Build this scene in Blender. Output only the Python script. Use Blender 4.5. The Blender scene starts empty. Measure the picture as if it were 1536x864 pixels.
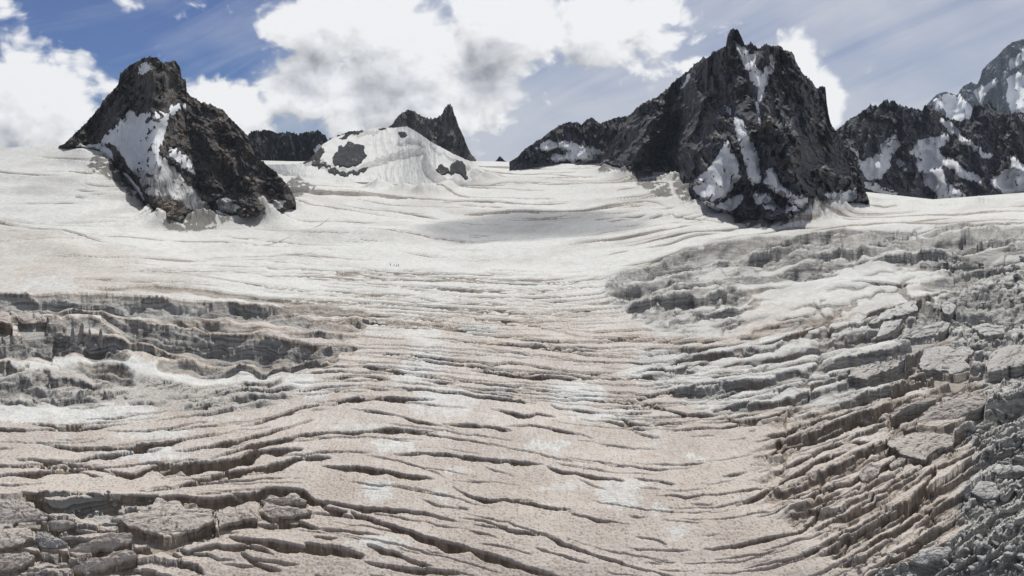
import bpy, bmesh, math, random
import numpy as np
C = bpy.context.scene.collection
R = math.radians
# ------------------------------------------------------------------ camera
F = 1475.0                      # focal length in pixels of the 1536 px wide photograph
PITCH = R(8.4)
cam_d = bpy.data.cameras.new('camera'); cam = bpy.data.objects.new('camera', cam_d); C.objects.link(cam)
cam_d.sensor_width = 36.0; cam_d.lens = 36.0 * F / 1536.0
cam_d.clip_start = 1.0; cam_d.clip_end = 40000.0
cam.location = (0, 0, 0); cam.rotation_euler = (math.pi / 2 - PITCH, 0, 0)
bpy.context.scene.camera = cam
SUN_AZ, SUN_EL = R(5), R(52)    # high behind the peaks
# ------------------------------------------------------------------ view
vs = bpy.context.scene.view_settings
vs.view_transform = 'Standard'; vs.look = 'None'; vs.gamma = 1.0; vs.use_curve_mapping = False
vs.exposure = 0.0
CY = bpy.context.scene.cycles
CY.max_bounces = 5; CY.diffuse_bounces = 3; CY.glossy_bounces = 1; CY.volume_bounces = 0
CY.volume_step_rate = 5.0


def ray(px, py):
    """direction through a photo pixel, scaled so that its forward (Y) component is 1"""
    cx = (np.asarray(px, float) - 768.0) / F; cy = (432.0 - np.asarray(py, float)) / F
    dy = math.cos(PITCH) + math.sin(PITCH) * cy
    dz = -math.sin(PITCH) + math.cos(PITCH) * cy
    return cx / dy, dz / dy


def azel(px, py):
    x, z = ray(px, py)
    return math.atan2(x, 1.0), math.atan2(z, math.hypot(x, 1.0))


# ------------------------------------------------------------------ node helper
class NT:
    def __init__(s, tree): s.t = tree; s.n = tree.nodes; s.l = tree.links
    def node(s, typ, ins=None, **props):
        n = s.n.new(typ)
        for k, v in props.items(): setattr(n, k, v)
        for k, v in (ins or {}).items(): s.put(n.inputs[k], v)
        return n
    def put(s, sock, v):
        if isinstance(v, bpy.types.NodeSocket): s.l.new(v, sock)
        elif isinstance(v, bpy.types.Node): s.l.new(v.outputs[0], sock)
        else: sock.default_value = v
    def math(s, op, a, b=None, c=None, clamp=False):
        n = s.n.new('ShaderNodeMath'); n.operation = op; n.use_clamp = clamp
        for i, v in enumerate((a, b, c)):
            if v is not None: s.put(n.inputs[i], v)
        return n.outputs[0]
    def vec(s, op, a, b=None, scale=None):
        n = s.n.new('ShaderNodeVectorMath'); n.operation = op
        s.put(n.inputs[0], a)
        if b is not None: s.put(n.inputs[1], b)
        if scale is not None: s.put(n.inputs[3], scale)
        return n.outputs['Value'] if op in ('DOT_PRODUCT', 'LENGTH') else n.outputs[0]
    def ss(s, v, a, b, to0=0.0, to1=1.0):
        n = s.n.new('ShaderNodeMapRange'); n.interpolation_type = 'SMOOTHSTEP'
        for i, x in enumerate((v, a, b, to0, to1)): s.put(n.inputs[i], x)
        return n.outputs[0]
    def mix(s, f, a, b, blend='MIX'):
        n = s.n.new('ShaderNodeMix'); n.data_type = 'RGBA'; n.blend_type = blend
        s.put(n.inputs[0], f); s.put(n.inputs[6], a); s.put(n.inputs[7], b)
        return n.outputs[2]
    def noise(s, vec, scale, detail=4, rough=.55, dist=0.0, lac=2.0, dim='3D'):
        n = s.n.new('ShaderNodeTexNoise'); n.noise_dimensions = dim
        for k, v in {'Vector': vec, 'Scale': scale, 'Detail': detail, 'Roughness': rough, 'Distortion': dist, 'Lacunarity': lac}.items(): s.put(n.inputs[k], v)
        return n.outputs[0]


def rgb(r, g, b): return (r, g, b, 1.0)

# ------------------------------------------------------------------ world: sky and clouds
world = bpy.data.worlds.new('World'); bpy.context.scene.world = world; world.use_nodes = True
SKY_STRENGTH = 0.1


def cloud_group():
    g = bpy.data.node_groups.new('cloud_density', 'ShaderNodeTree')
    g.interface.new_socket('Dir', in_out='INPUT', socket_type='NodeSocketVector')      # (azimuth, elevation, 0) in radians
    g.interface.new_socket('Density', in_out='OUTPUT', socket_type='NodeSocketFloat')
    t = NT(g); gi = g.nodes.new('NodeGroupInput'); go = g.nodes.new('NodeGroupOutput')
    p = gi.outputs[0]
    # cumulus banks: centre in photo pixels, radii in pixels, weight
    blobs = [(40, 165, 110, 75, .95), (-60, 120, 90, 90, .8), (0, 5, 32, 30, .62), (196, 2, 34, 22, .62), (165, 128, 26, 18, .5), (300, 150, 55, 45, .8),
             (365, 165, 60, 50, .8), (480, 40, 85, 70, .95), (470, 130, 110, 60, .9), (600, 70, 130, 90, 1.0), (600, 165, 130, 60, .95), (700, 130, 120, 70, .7),
             (760, 45, 120, 80, 1.0), (900, 40, 130, 62, .95), (1010, 30, 80, 40, .6), (1045, 105, 40, 35, .5),
             (1175, 110, 62, 48, 1.0), (1225, 135, 38, 46, 1.0), (1300, 152, 24, 16, .45), (1420, 105, 30, 12, .3)]
    acc = None
    for (bx, by, rx, ry, w) in blobs:
        a, e = azel(bx, by)
        d = t.vec('SUBTRACT', p, (a, e, 0)); d = t.vec('MULTIPLY', d, (F / rx, F / ry, 0))
        v = t.math('MULTIPLY', t.math('POWER', 0.42, t.vec('DOT_PRODUCT', d, d)), w)
        acc = v if acc is None else t.math('SMOOTH_MAX', acc, v, 0.18)
    # further cumulus over the rest of the sky, the same weather as in view
    away = t.noise(t.vec('MULTIPLY', p, (3.0, 5.0, 1)), 1.0, 2, .5, dim='2D')
    sep = t.node('ShaderNodeSeparateXYZ', {0: p})
    out_side = t.ss(t.math('ABSOLUTE', sep.outputs[0]), R(29), R(42))
    out_up = t.ss(sep.outputs[1], R(9), R(18))
    out = t.math('MAXIMUM', out_side, out_up)
    acc = t.math('ADD', acc, t.math('MULTIPLY', out, t.math('MULTIPLY_ADD', away, 2.6, -1.3)))
    pn = t.vec('MULTIPLY', p, (1.0, 1.25, 1))
    w1 = t.node('ShaderNodeTexNoise', {'Vector': pn, 'Scale': 14.0, 'Detail': 3.0}, noise_dimensions='2D')
    wv = t.vec('SUBTRACT', w1.outputs['Color'], (.5, .5, .5))
    pw = t.vec('ADD', pn, t.vec('SCALE', wv, scale=.035))
    n1 = t.noise(pw, 17.0, 7, .56, dim='2D')
    vor = t.node('ShaderNodeTexVoronoi', {'Vector': pw, 'Scale': 46.0, 'Detail': 2.0, 'Roughness': .55}, voronoi_dimensions='2D', feature='SMOOTH_F1')
    bil = t.math('SUBTRACT', 0.55, vor.outputs['Distance'])
    vor2 = t.node('ShaderNodeTexVoronoi', {'Vector': pw, 'Scale': 19.0, 'Detail': 1.0, 'Roughness': .5}, voronoi_dimensions='2D', feature='SMOOTH_F1')
    bil2 = t.math('SUBTRACT', 0.55, vor2.outputs['Distance'])
    d = t.math('ADD', acc, t.math('MULTIPLY', t.math('SUBTRACT', n1, .5), 0.95))
    d = t.math('MULTIPLY_ADD', bil, .26, d)
    d = t.math('MULTIPLY_ADD', bil2, .22, d)
    t.l.new(d, go.inputs[0])
    return g


def build_world():
    t = NT(world.node_tree); t.n.clear()
    out = t.n.new('ShaderNodeOutputWorld'); bg = t.n.new('ShaderNodeBackground'); bg.inputs[1].default_value = SKY_STRENGTH
    t.l.new(bg.outputs[0], out.inputs[0])
    sky = t.node('ShaderNodeTexSky', sky_type='NISHITA', sun_disc=False, sun_elevation=SUN_EL, sun_rotation=SUN_AZ,
                 altitude=3400.0, air_density=1.0, dust_density=.15, ozone_density=2.5)
    tc = t.n.new('ShaderNodeTexCoord'); s = t.node('ShaderNodeSeparateXYZ', {0: tc.outputs['Generated']})
    az = t.math('ARCTAN2', s.outputs[0], s.outputs[1]); el = t.math('ARCSINE', s.outputs[2])
    p = t.node('ShaderNodeCombineXYZ', {0: az, 1: el, 2: 0.0}).outputs[0]
    g = cloud_group()
    def dens(v):
        n = t.n.new('ShaderNodeGroup'); n.node_tree = g; t.put(n.inputs[0], v); return n.outputs[0]
    d0 = dens(p)
    d1 = dens(t.vec('ADD', p, (0.006, 0.014, 0)))      # a little sunwards
    d2 = dens(t.vec('ADD', p, (0.015, 0.045, 0)))
    alpha = t.ss(d0, .29, .55)
    lit = t.math('ADD', t.math('MULTIPLY', t.math('SUBTRACT', d0, d1), 1.5), t.math('MULTIPLY', t.math('SUBTRACT', d0, d2), .8))
    thick = t.ss(t.math('MULTIPLY_ADD', d2, .7, t.math('MULTIPLY', d0, .3)), .42, 1.3)
    br = t.math('SUBTRACT', 8.9, t.math('MULTIPLY', thick, 3.9))
    br = t.math('ADD', br, t.math('MULTIPLY', lit, 3.0))
    br = t.math('MAXIMUM', t.math('MINIMUM', br, 9.3), 3.0)
    ccol = t.vec('SCALE', t.mix(thick, rgb(1.0, 1.0, 1.0), rgb(.93, .955, 1.03)), scale=br)
    # thin high veil, thicker to the right, in slanting streaks
    rot = t.node('ShaderNodeVectorRotate', {'Vector': p, 'Angle': R(-24)}, rotation_type='Z_AXIS').outputs[0]
    st = t.noise(t.vec('MULTIPLY', rot, (4.0, 26.0, 1)), 1.0, 5, .6, .6, dim='2D')
    st2 = t.noise(t.vec('MULTIPLY', p, (5.0, 9.0, 1)), 1.3, 4, .55, dim='2D')
    side = t.ss(az, R(-17), R(-3))
    veil = t.math('ADD', t.math('MULTIPLY', side, .62), t.math('MULTIPLY', t.math('SUBTRACT', st, .42), .8))
    veil = t.math('ADD', veil, t.math('MULTIPLY', t.math('SUBTRACT', st2, .5), .7))
    veil = t.math('ADD', veil, t.ss(el, R(6), R(-1), 0, .25))
    veil = t.math('MINIMUM', t.math('MAXIMUM', veil, .03), .9)
    blue = t.mix(1.0, sky.outputs[0], rgb(.12, .215, .42), 'MULTIPLY')
    veilcol = rgb(5.7, 5.9, 6.5)
    base = t.mix(veil, blue, veilcol)
    col = t.mix(alpha, base, ccol)
    below = t.ss(el, R(-12), R(-3))
    col = t.mix(below, rgb(3.5, 3.7, 4.0), col)
    t.l.new(col, bg.inputs[0])
    world.cycles.sampling_method = 'MANUAL'; world.cycles.sample_map_resolution = 256


build_world()
sun_d = bpy.data.lights.new('sun', 'SUN'); sun = bpy.data.objects.new('sun', sun_d); C.objects.link(sun)
sun_d.energy = 4.4; sun_d.angle = R(.6); sun_d.color = (1.0, .965, .91)
sun.rotation_euler = (math.pi / 2 - SUN_EL, 0, math.pi - SUN_AZ)
sun.location = (0, 0, 500)

# ------------------------------------------------------------------ numpy noise
def _hash(ix, iy, seed):
    h = (ix.astype(np.int64) * 374761393 + iy.astype(np.int64) * 668265263 + seed * 1442695041) & 0xFFFFFFFF
    h = ((h ^ (h >> 13)) * 1274126177) & 0xFFFFFFFF
    return ((h ^ (h >> 16)) & 0xFFFFFF).astype(np.float32) / float(0xFFFFFF)


def perlin(x, y, seed=0):
    x = np.asarray(x, np.float32); y = np.asarray(y, np.float32)
    ix = np.floor(x); iy = np.floor(y); fx = x - ix; fy = y - iy
    ix = ix.astype(np.int64); iy = iy.astype(np.int64)
    def g(a, b, dx, dy):
        an = _hash(ix + a, iy + b, seed) * 6.2831853
        return np.cos(an) * dx + np.sin(an) * dy
    u = fx * fx * fx * (fx * (fx * 6 - 15) + 10); v = fy * fy * fy * (fy * (fy * 6 - 15) + 10)
    a = g(0, 0, fx, fy); b = g(1, 0, fx - 1, fy); c = g(0, 1, fx, fy - 1); d = g(1, 1, fx - 1, fy - 1)
    return (a + (b - a) * u + (c - a) * v + (a - b - c + d) * u * v) * 1.5


def fbm(x, y, oct=4, seed=0, gain=.5, ridged=False):
    s = 0; a = 1.0; tot = 0
    for o in range(oct):
        n = perlin(x * 2.03 ** o + 17.3 * o, y * 2.03 ** o - 9.1 * o, seed + o)
        s = s + a * ((1 - 2 * np.abs(n)) if ridged else n); tot += a; a *= gain
    return s / tot


def voronoi(x, y, seed=0):
    """F1, F2 and a random number, cell centre offset of the nearest cell"""
    ix = np.floor(x).astype(np.int64); iy = np.floor(y).astype(np.int64)
    f1 = np.full(x.shape, 9., np.float32); f2 = f1.copy(); rid = np.zeros(x.shape, np.float32); rid2 = rid.copy()
    ox = rid.copy(); oy = rid.copy()
    for a in (-1, 0, 1):
        for b in (-1, 0, 1):
            h1 = _hash(ix + a, iy + b, seed + 11); h2 = _hash(ix + a, iy + b, seed + 23)
            dx = ix + a + .1 + .8 * h1 - x; dy = iy + b + .1 + .8 * h2 - y
            d = np.sqrt(dx * dx + dy * dy).astype(np.float32)
            near = d < f1
            f2 = np.where(near, f1, np.minimum(f2, d))
            rid = np.where(near, _hash(ix + a, iy + b, seed + 5), rid); rid2 = np.where(near, h1, rid2)
            ox = np.where(near, -dx, ox); oy = np.where(near, -dy, oy)
            f1 = np.where(near, d, f1)
    return f1, f2, rid, rid2, ox, oy


def sstep(x, a, b):
    t = np.clip((x - a) / (b - a), 0, 1); return t * t * (3 - 2 * t)


def box1(a, r, ax):
    if r < 1: return a
    pad = [(0, 0), (0, 0)]; pad[ax] = (r + 1, r)
    c = np.cumsum(np.pad(a, pad, mode='edge'), axis=ax, dtype=np.float64); n = a.shape[ax]
    hi = np.take(c, np.arange(2 * r + 1, 2 * r + 1 + n), axis=ax); lo = np.take(c, np.arange(0, n), axis=ax)
    return ((hi - lo) / (2 * r + 1)).astype(np.float32)


def blur(a, r, it=2, ry=None):
    for _ in range(it): a = box1(box1(a, r, 1), ry if ry is not None else r, 0)
    return a


def inpoly(u, v, poly):
    inside = np.zeros(u.shape, bool); n = len(poly)
    xs = [p[0] for p in poly]; ys = [p[1] for p in poly]
    m = (u >= min(xs)) & (u <= max(xs)) & (v >= min(ys)) & (v <= max(ys))
    uu = u[m]; vv = v[m]; ins = np.zeros(uu.shape, bool)
    for i in range(n):
        x1, y1 = poly[i]; x2, y2 = poly[(i + 1) % n]
        if y1 == y2: continue
        c = ((y1 > vv) != (y2 > vv)) & (uu < (x2 - x1) * (vv - y1) / (y2 - y1) + x1); ins ^= c
    inside[m] = ins
    return inside

# ------------------------------------------------------------------ distance of the glacier surface (thin plate spline of log distance)
CTRL = {
    -150: [(1060, 188), (864, 212), (700, 262), (600, 320), (500, 405), (440, 480), (330, 660), (260, 830), (228, 930)],
    0:    [(440, 483), (370, 600), (300, 750), (245, 880), (222, 960)],
    100:  [(1060, 188), (864, 212), (700, 264), (600, 322), (500, 410), (440, 485), (370, 620), (300, 770), (245, 900), (218, 970)],
    180:  [(330, 740), (280, 850), (240, 930)],
    270:  [(864, 213), (700, 268), (600, 328), (500, 420), (440, 500), (400, 590), (370, 710), (342, 840), (325, 900), (300, 1000), (262, 1300), (240, 1600)],
    440:  [(330, 900), (304, 1000), (280, 1150), (250, 1550)],
    500:  [(1060, 190), (864, 215), (700, 270), (600, 330), (500, 430), (430, 560), (400, 645), (370, 760), (340, 880), (310, 1020), (280, 1240), (260, 1450), (243, 1800)],
    768:  [(1060, 190), (864, 215), (700, 270), (600, 330), (500, 430), (430, 560), (400, 645), (370, 760), (340, 880), (310, 1030), (280, 1250), (260, 1480), (243, 1850)],
    900:  [(300, 1040), (270, 1220), (250, 1400)],
    1000: [(864, 214), (700, 268), (600, 328), (500, 425), (425, 570), (380, 700), (340, 860), (300, 1010), (264, 1180), (248, 1300)],
    1130: [(420, 560), (380, 680), (350, 800), (334, 900), (300, 1050)],
    1250: [(1060, 189), (864, 213), (700, 265), (600, 320), (500, 400), (430, 500), (380, 610), (342, 820), (324, 940), (304, 1050), (290, 1200)],
    1540: [(1060, 187), (864, 210), (700, 258), (600, 305), (500, 380), (430, 460), (380, 540), (330, 740), (310, 920), (288, 1350)],
    1720: [(1060, 187), (864, 210), (700, 258), (600, 305), (500, 380), (430, 460), (380, 540), (330, 740), (310, 920), (285, 1350)]}
_cp = np.array([(u / 300.0, v / 100.0, math.log(d)) for u, l in CTRL.items() for v, d in l])


def _tps(r2): return np.where(r2 > 1e-12, r2 * np.log(r2 + 1e-12), 0)


_n = len(_cp)
_A = np.zeros((_n + 3, _n + 3)); _r2 = (_cp[:, None, 0] - _cp[None, :, 0]) ** 2 + (_cp[:, None, 1] - _cp[None, :, 1]) ** 2
_A[:_n, :_n] = _tps(_r2) + np.eye(_n) * .01; _A[:_n, _n] = 1; _A[:_n, _n + 1] = _cp[:, 0]; _A[:_n, _n + 2] = _cp[:, 1]; _A[_n:, :_n] = _A[:_n, _n:].T
_w = np.linalg.solve(_A, np.concatenate([_cp[:, 2], np.zeros(3)]))


def Dg(u, v):
    u = np.asarray(u, float) / 300.0; v = np.asarray(v, float) / 100.0
    s = _w[_n] + _w[_n + 1] * u + _w[_n + 2] * v
    for i in range(_n): s = s + _w[i] * _tps((u - _cp[i, 0]) ** 2 + (v - _cp[i, 1]) ** 2)
    return np.exp(s)


def Dgrid(U, V):
    """same, from a coarse table (bilinear)"""
    us = np.linspace(-400, 1960, 237); vv = np.linspace(200, 1100, 301)
    T = Dg(*np.meshgrid(us, vv))
    return lut(T, us, vv, U, V)


def lut(T, us, vv, U, V):
    fu = np.clip((U - us[0]) / (us[1] - us[0]), 0, len(us) - 1.001); fv = np.clip((V - vv[0]) / (vv[1] - vv[0]), 0, len(vv) - 1.001)
    i = fu.astype(int); j = fv.astype(int); a = fu - i; b = fv - j
    return (T[j, i] * (1 - a) + T[j, i + 1] * a) * (1 - b) + (T[j + 1, i] * (1 - a) + T[j + 1, i + 1] * a) * b


# local direction of the crevasses: slope dy/dx in the photo, at control points
SLOPES = [(0, 450, -.03), (0, 600, 0), (0, 750, -.05), (200, 430, 0), (200, 500, .12), (300, 640, -.1), (400, 650, -.3), (250, 700, -.1), (450, 750, 0), (400, 820, .15),
          (600, 430, .03), (600, 550, .1), (600, 700, .15), (650, 800, .33), (800, 480, .08), (800, 560, .12), (800, 700, .2), (850, 820, .36), (950, 430, -.05), (950, 560, .02),
          (1000, 720, .12), (1000, 820, .08), (1100, 540, -.05), (1100, 620, -.15), (1150, 700, -.35), (1150, 800, -.3), (1250, 450, -.15), (1300, 400, -.05), (1300, 560, -.3),
          (1300, 680, -.45), (1300, 800, -.6), (1450, 500, -.3), (1450, 700, -.55), (1500, 350, -.03), (1200, 350, -.08), (600, 300, .1), (900, 300, .02), (950, 400, -.28), (1050, 370, -.3), (1020, 420, -.2), (1150, 352, -.13), (1100, 400, -.14), (1300, 350, -.06), (1600, 800, -.5), (-100, 800, 0)]
_sp = np.array(SLOPES)
_su = np.linspace(-200, 1760, 99); _sv = np.linspace(200, 1080, 45)
_SU, _SV = np.meshgrid(_su, _sv)
_W = np.exp(-((_SU[..., None] - _sp[:, 0]) ** 2 / 110 ** 2 + (_SV[..., None] - _sp[:, 1]) ** 2 / 70 ** 2) / 2) + 1e-9
MS = (_W * _sp[:, 2]).sum(-1) / _W.sum(-1)
_P = np.cumsum(MS, axis=1) * (_su[1] - _su[0]); _P -= _P[:, 48:49]
def slope_at(u, v): return lut(MS, _su, _sv, np.asarray(u, float), np.asarray(v, float))
def psi(U, V): return V - lut(_P, _su, _sv, U, V)

# ------------------------------------------------------------------ traced crevasses: (points, width px[, options])
CUTS = [
 ([(480,606),(500,604),(519,597),(561,596),(594,595),(656,599)],8), ([(522,612),(561,615),(594,622),(626,630),(662,636),(688,644)],5),
 ([(662,634),(708,634),(757,641),(770,646)],7), ([(757,638),(792,637),(831,643),(870,651),(893,661)],4.5), ([(734,612),(766,616),(792,622),(805,617),(835,625)],7),
 ([(480,648),(545,645),(578,641),(610,642),(662,646)],8), ([(587,681),(643,678),(682,680),(740,686),(805,693),(822,698)],8), ([(818,698),(854,706),(903,714),(939,721)],8),
 ([(480,697),(529,700),(578,706),(610,714),(652,719)],11), ([(542,680),(584,688),(626,698),(652,709),(675,721)],3.5), ([(675,727),(701,740),(734,748),(760,747),(792,753),(825,761),(861,766)],8),
 ([(848,769),(887,778),(945,787)],5), ([(480,748),(513,753),(561,760),(610,762),(643,768),(685,779)],9), ([(522,761),(561,776),(610,792),(662,809),(708,822),(757,838),(805,854),(835,863),(860,875)],17),
 ([(701,783),(757,792),(805,800),(838,809),(887,828),(936,844),(980,859)],7), ([(688,774),(724,779),(766,794)],4), ([(548,817),(587,826),(620,839),(649,848)],10),
 ([(545,841),(610,849),(675,856),(714,863)],12), ([(455,812),(480,817),(513,822),(548,833)],20), ([(480,755),(522,764)],9), ([(714,815),(757,820),(802,831)],3.5), ([(812,822),(854,835),(887,846)],4.5),
 ([(626,747),(662,757),(708,761)],3), ([(652,584),(708,590),(757,595),(825,600)],6), ([(822,604),(870,615),(929,620)],5), ([(919,621),(962,638)],4.5), ([(929,619),(980,617)],6),
 ([(724,696),(773,714)],2.5), ([(678,722),(750,722),(783,727)],2.5), ([(662,670),(721,678)],2.5), ([(571,654),(617,660)],3.5), ([(867,717),(913,735)],3), ([(949,716),(970,718),(993,722),(1016,726)],5),
 ([(561,532),(617,536),(662,543),(724,545),(763,541),(805,548),(854,556),(913,559),(936,553),(962,546)],4.5), ([(542,548),(578,553),(617,558)],7),
 ([(701,553),(740,553),(773,559),(822,563),(870,567)],8), ([(480,567),(529,563),(561,564),(587,569)],6), ([(620,569),(675,571),(695,573)],4.5), ([(682,577),(740,580),(802,584)],4.5),
 ([(692,515),(773,528),(838,536),(903,548)],3), ([(805,512),(870,525),(980,525)],2.5), ([(763,522),(838,525),(903,533),(980,537)],4), ([(705,478),(763,480),(825,493),(870,502),(930,510)],3),
 ([(480,462),(510,464),(550,470)],6), ([(46,636),(81,638),(124,639),(163,636)],5), ([(153,643),(195,646),(244,644),(286,636),(322,634)],5), ([(49,661),(98,667),(146,669),(195,669),(244,665),(277,660),(325,652)],10),
 ([(20,688),(65,687),(111,691),(146,698),(179,714)],7), ([(-20,714),(0,711),(33,709),(81,703),(114,703),(156,714)],10),
 ([(163,702),(195,708),(228,698),(260,696),(293,691),(325,690),(358,685),(390,675),(456,672)],22), ([(238,716),(277,712),(306,704)],4), ([(260,678),(309,670),(358,660),(423,643),(472,628)],8),
 ([(312,688),(358,672),(407,662),(456,652),(500,646)],10), ([(358,643),(423,620),(456,608),(488,602)],8), ([(267,729),(293,721),(325,711),(374,701),(423,691),(456,683),(500,685)],15),
 ([(231,743),(277,743),(309,748),(358,743),(390,735),(423,730),(456,732),(472,747),(500,750)],24), ([(29,737),(55,742),(75,752),(115,747),(190,742),(240,740)],34),
 ([(342,802),(390,809),(439,815),(488,825),(510,828)],20), ([(273,835),(309,822),(374,818),(413,833)],12), ([(400,776),(439,779),(482,791)],14), ([(362,828),(390,844),(423,854)],10),
 ([(0,790),(40,784),(90,792),(150,800)],15), ([(-30,833),(20,822),(70,826),(120,838)],16), ([(60,808),(130,812),(190,822),(240,822),(280,838)],16), ([(-20,765),(20,760),(60,770),(85,785)],8),
 ([(80,850),(140,846),(200,852),(260,862)],12),
 ([(1130,686),(1153,681),(1171,674),(1185,665)],5), ([(1165,704),(1190,696),(1213,686),(1229,676),(1240,669)],7), ([(1100,757),(1125,748),(1148,736),(1171,720),(1202,709),(1225,692),(1250,682)],10),
 ([(1051,824),(1090,816),(1121,810),(1148,803),(1190,795),(1213,780),(1229,764),(1249,746)],9), ([(1079,716),(1125,706)],4), ([(1199,759),(1223,743),(1258,729),(1281,722),(1297,699)],10),
 ([(991,779),(1056,784)],3), ([(954,804),(982,808),(1002,816)],5), ([(940,820),(993,824),(1040,824)],4), ([(940,845),(975,855),(1005,862)],4), ([(1037,755),(1073,755)],3),
 ([(1200,709),(1228,692),(1258,682),(1276,677)],11), ([(1344,790),(1352,775),(1364,757),(1378,735),(1392,720),(1404,695)],13), ([(1288,820),(1320,803),(1339,796),(1367,777),(1408,759)],12),
 ([(1290,726),(1320,703),(1362,687),(1405,680)],13), ([(1306,827),(1362,824),(1394,817)],6), ([(1371,847),(1408,840),(1434,826)],16), ([(1300,852),(1320,843),(1352,829)],12),
 ([(1150,680),(1180,667),(1215,658),(1261,639),(1284,627),(1325,630)],15), ([(1160,654),(1180,646),(1203,634),(1240,617)],5), ([(1180,620),(1226,610)],4), ([(1331,632),(1345,616),(1377,609),(1407,600)],20),
 ([(1333,655),(1347,643),(1377,641),(1430,636),(1451,622),(1479,604)],18), ([(1266,569),(1296,569),(1331,558),(1365,541),(1390,520)],22), ([(1224,678),(1261,664),(1328,660)],8),
 ([(945,560),(985,552),(1010,556),(1050,545),(1080,535)],7), ([(1000,545),(1040,533),(1080,527),(1135,528)],13), ([(940,522),(990,518),(1040,510),(1100,507)],5), ([(960,532),(1030,524),(1090,515),(1130,512)],6),
 ([(1120,520),(1160,512),(1200,500),(1250,478)],8), ([(1080,553),(1140,545),(1190,532),(1236,520),(1290,510)],8), ([(1030,580),(1070,575),(1100,583),(1060,600)],6), ([(1070,615),(1110,607),(1150,600)],6),
 ([(1085,622),(1110,632),(1150,625),(1180,612)],9), ([(1290,480),(1310,465),(1350,458),(1385,448)],12), ([(1245,500),(1290,487),(1300,478)],6), ([(1275,420),(1330,422),(1380,424)],7),
 ([(1330,515),(1390,512),(1420,500),(1445,480)],8),
 ([(940,566),(975,563),(1000,572)],4), ([(960,600),(1000,612),(1040,622),(1080,622)],6), ([(905,598),(935,596),(958,602)],5), ([(940,640),(965,650),(990,655)],4),
 ([(205,372),(150,362),(90,346),(0,334),(-60,330)],2.6), ([(-40,254),(0,258),(45,264),(90,268)],2.6), ([(110,420),(160,419),(185,420)],2), ([(196,400),(260,408),(330,418),(400,428),(470,436)],2.0),
 ([(296,412),(370,425),(430,434),(500,441)],2.2), ([(345,362),(420,366),(460,368)],1.6), ([(470,396),(560,402),(610,404),(665,405)],1.8), ([(395,392),(430,396)],1.4),
 ([(372,366),(405,362),(440,352)],1.8), ([(460,343),(480,332),(495,322)],1.8), ([(590,315),(620,319),(650,325),(668,330)],2.0), ([(700,350),(720,351),(738,352)],2),
 ([(370,282),(400,286),(480,290),(560,294),(625,297)],6.5), ([(640,268),(700,276),(760,280)],2), ([(600,272),(630,284),(660,290)],2), ([(660,303),(700,302),(760,304),(850,302),(890,298)],4.0),
 ([(690,322),(730,320),(790,318),(860,315),(910,309),(960,305)],6), ([(440,275),(480,279),(560,280)],1.5), ([(760,258),(830,262),(900,264)],2.0), ([(700,250),(760,257),(820,262)],2.0),
 ([(110,256),(140,254),(175,252)],1.8), ([(100,258),(130,262),(170,258),(190,255)],3.5), ([(125,275),(160,277),(195,278)],2.5), ([(60,235),(100,237),(140,238)],1.6),
 ([(930,305),(970,300),(1010,312)],2), ([(1000,318),(1040,325),(1090,335)],2.2), ([(1180,338),(1250,328),(1330,322),(1400,318),(1540,312)],2.5), ([(1200,348),(1290,336),(1400,331),(1560,328)],3),
 ([(1440,318),(1490,316),(1560,314)],3), ([(1060,365),(1120,350),(1180,342),(1240,340)],3), ([(880,415),(950,398),(1020,378),(1080,362)],3.0), ([(830,430),(900,412),(960,402)],2.5),
 ([(640,440),(720,445),(790,440),(850,430),(905,420)],2.0), ([(560,448),(640,452),(740,452),(830,446)],2.2), ([(480,440),(560,443),(640,441)],2), ([(600,470),(680,474),(760,468)],2.4),
 ([(560,458),(620,463),(700,465)],2.4), ([(820,432),(880,428),(920,430),(960,425)],2.5), ([(870,455),(920,452),(960,455)],3), ([(640,490),(720,500),(790,508),(860,512)],3),
]
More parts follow.
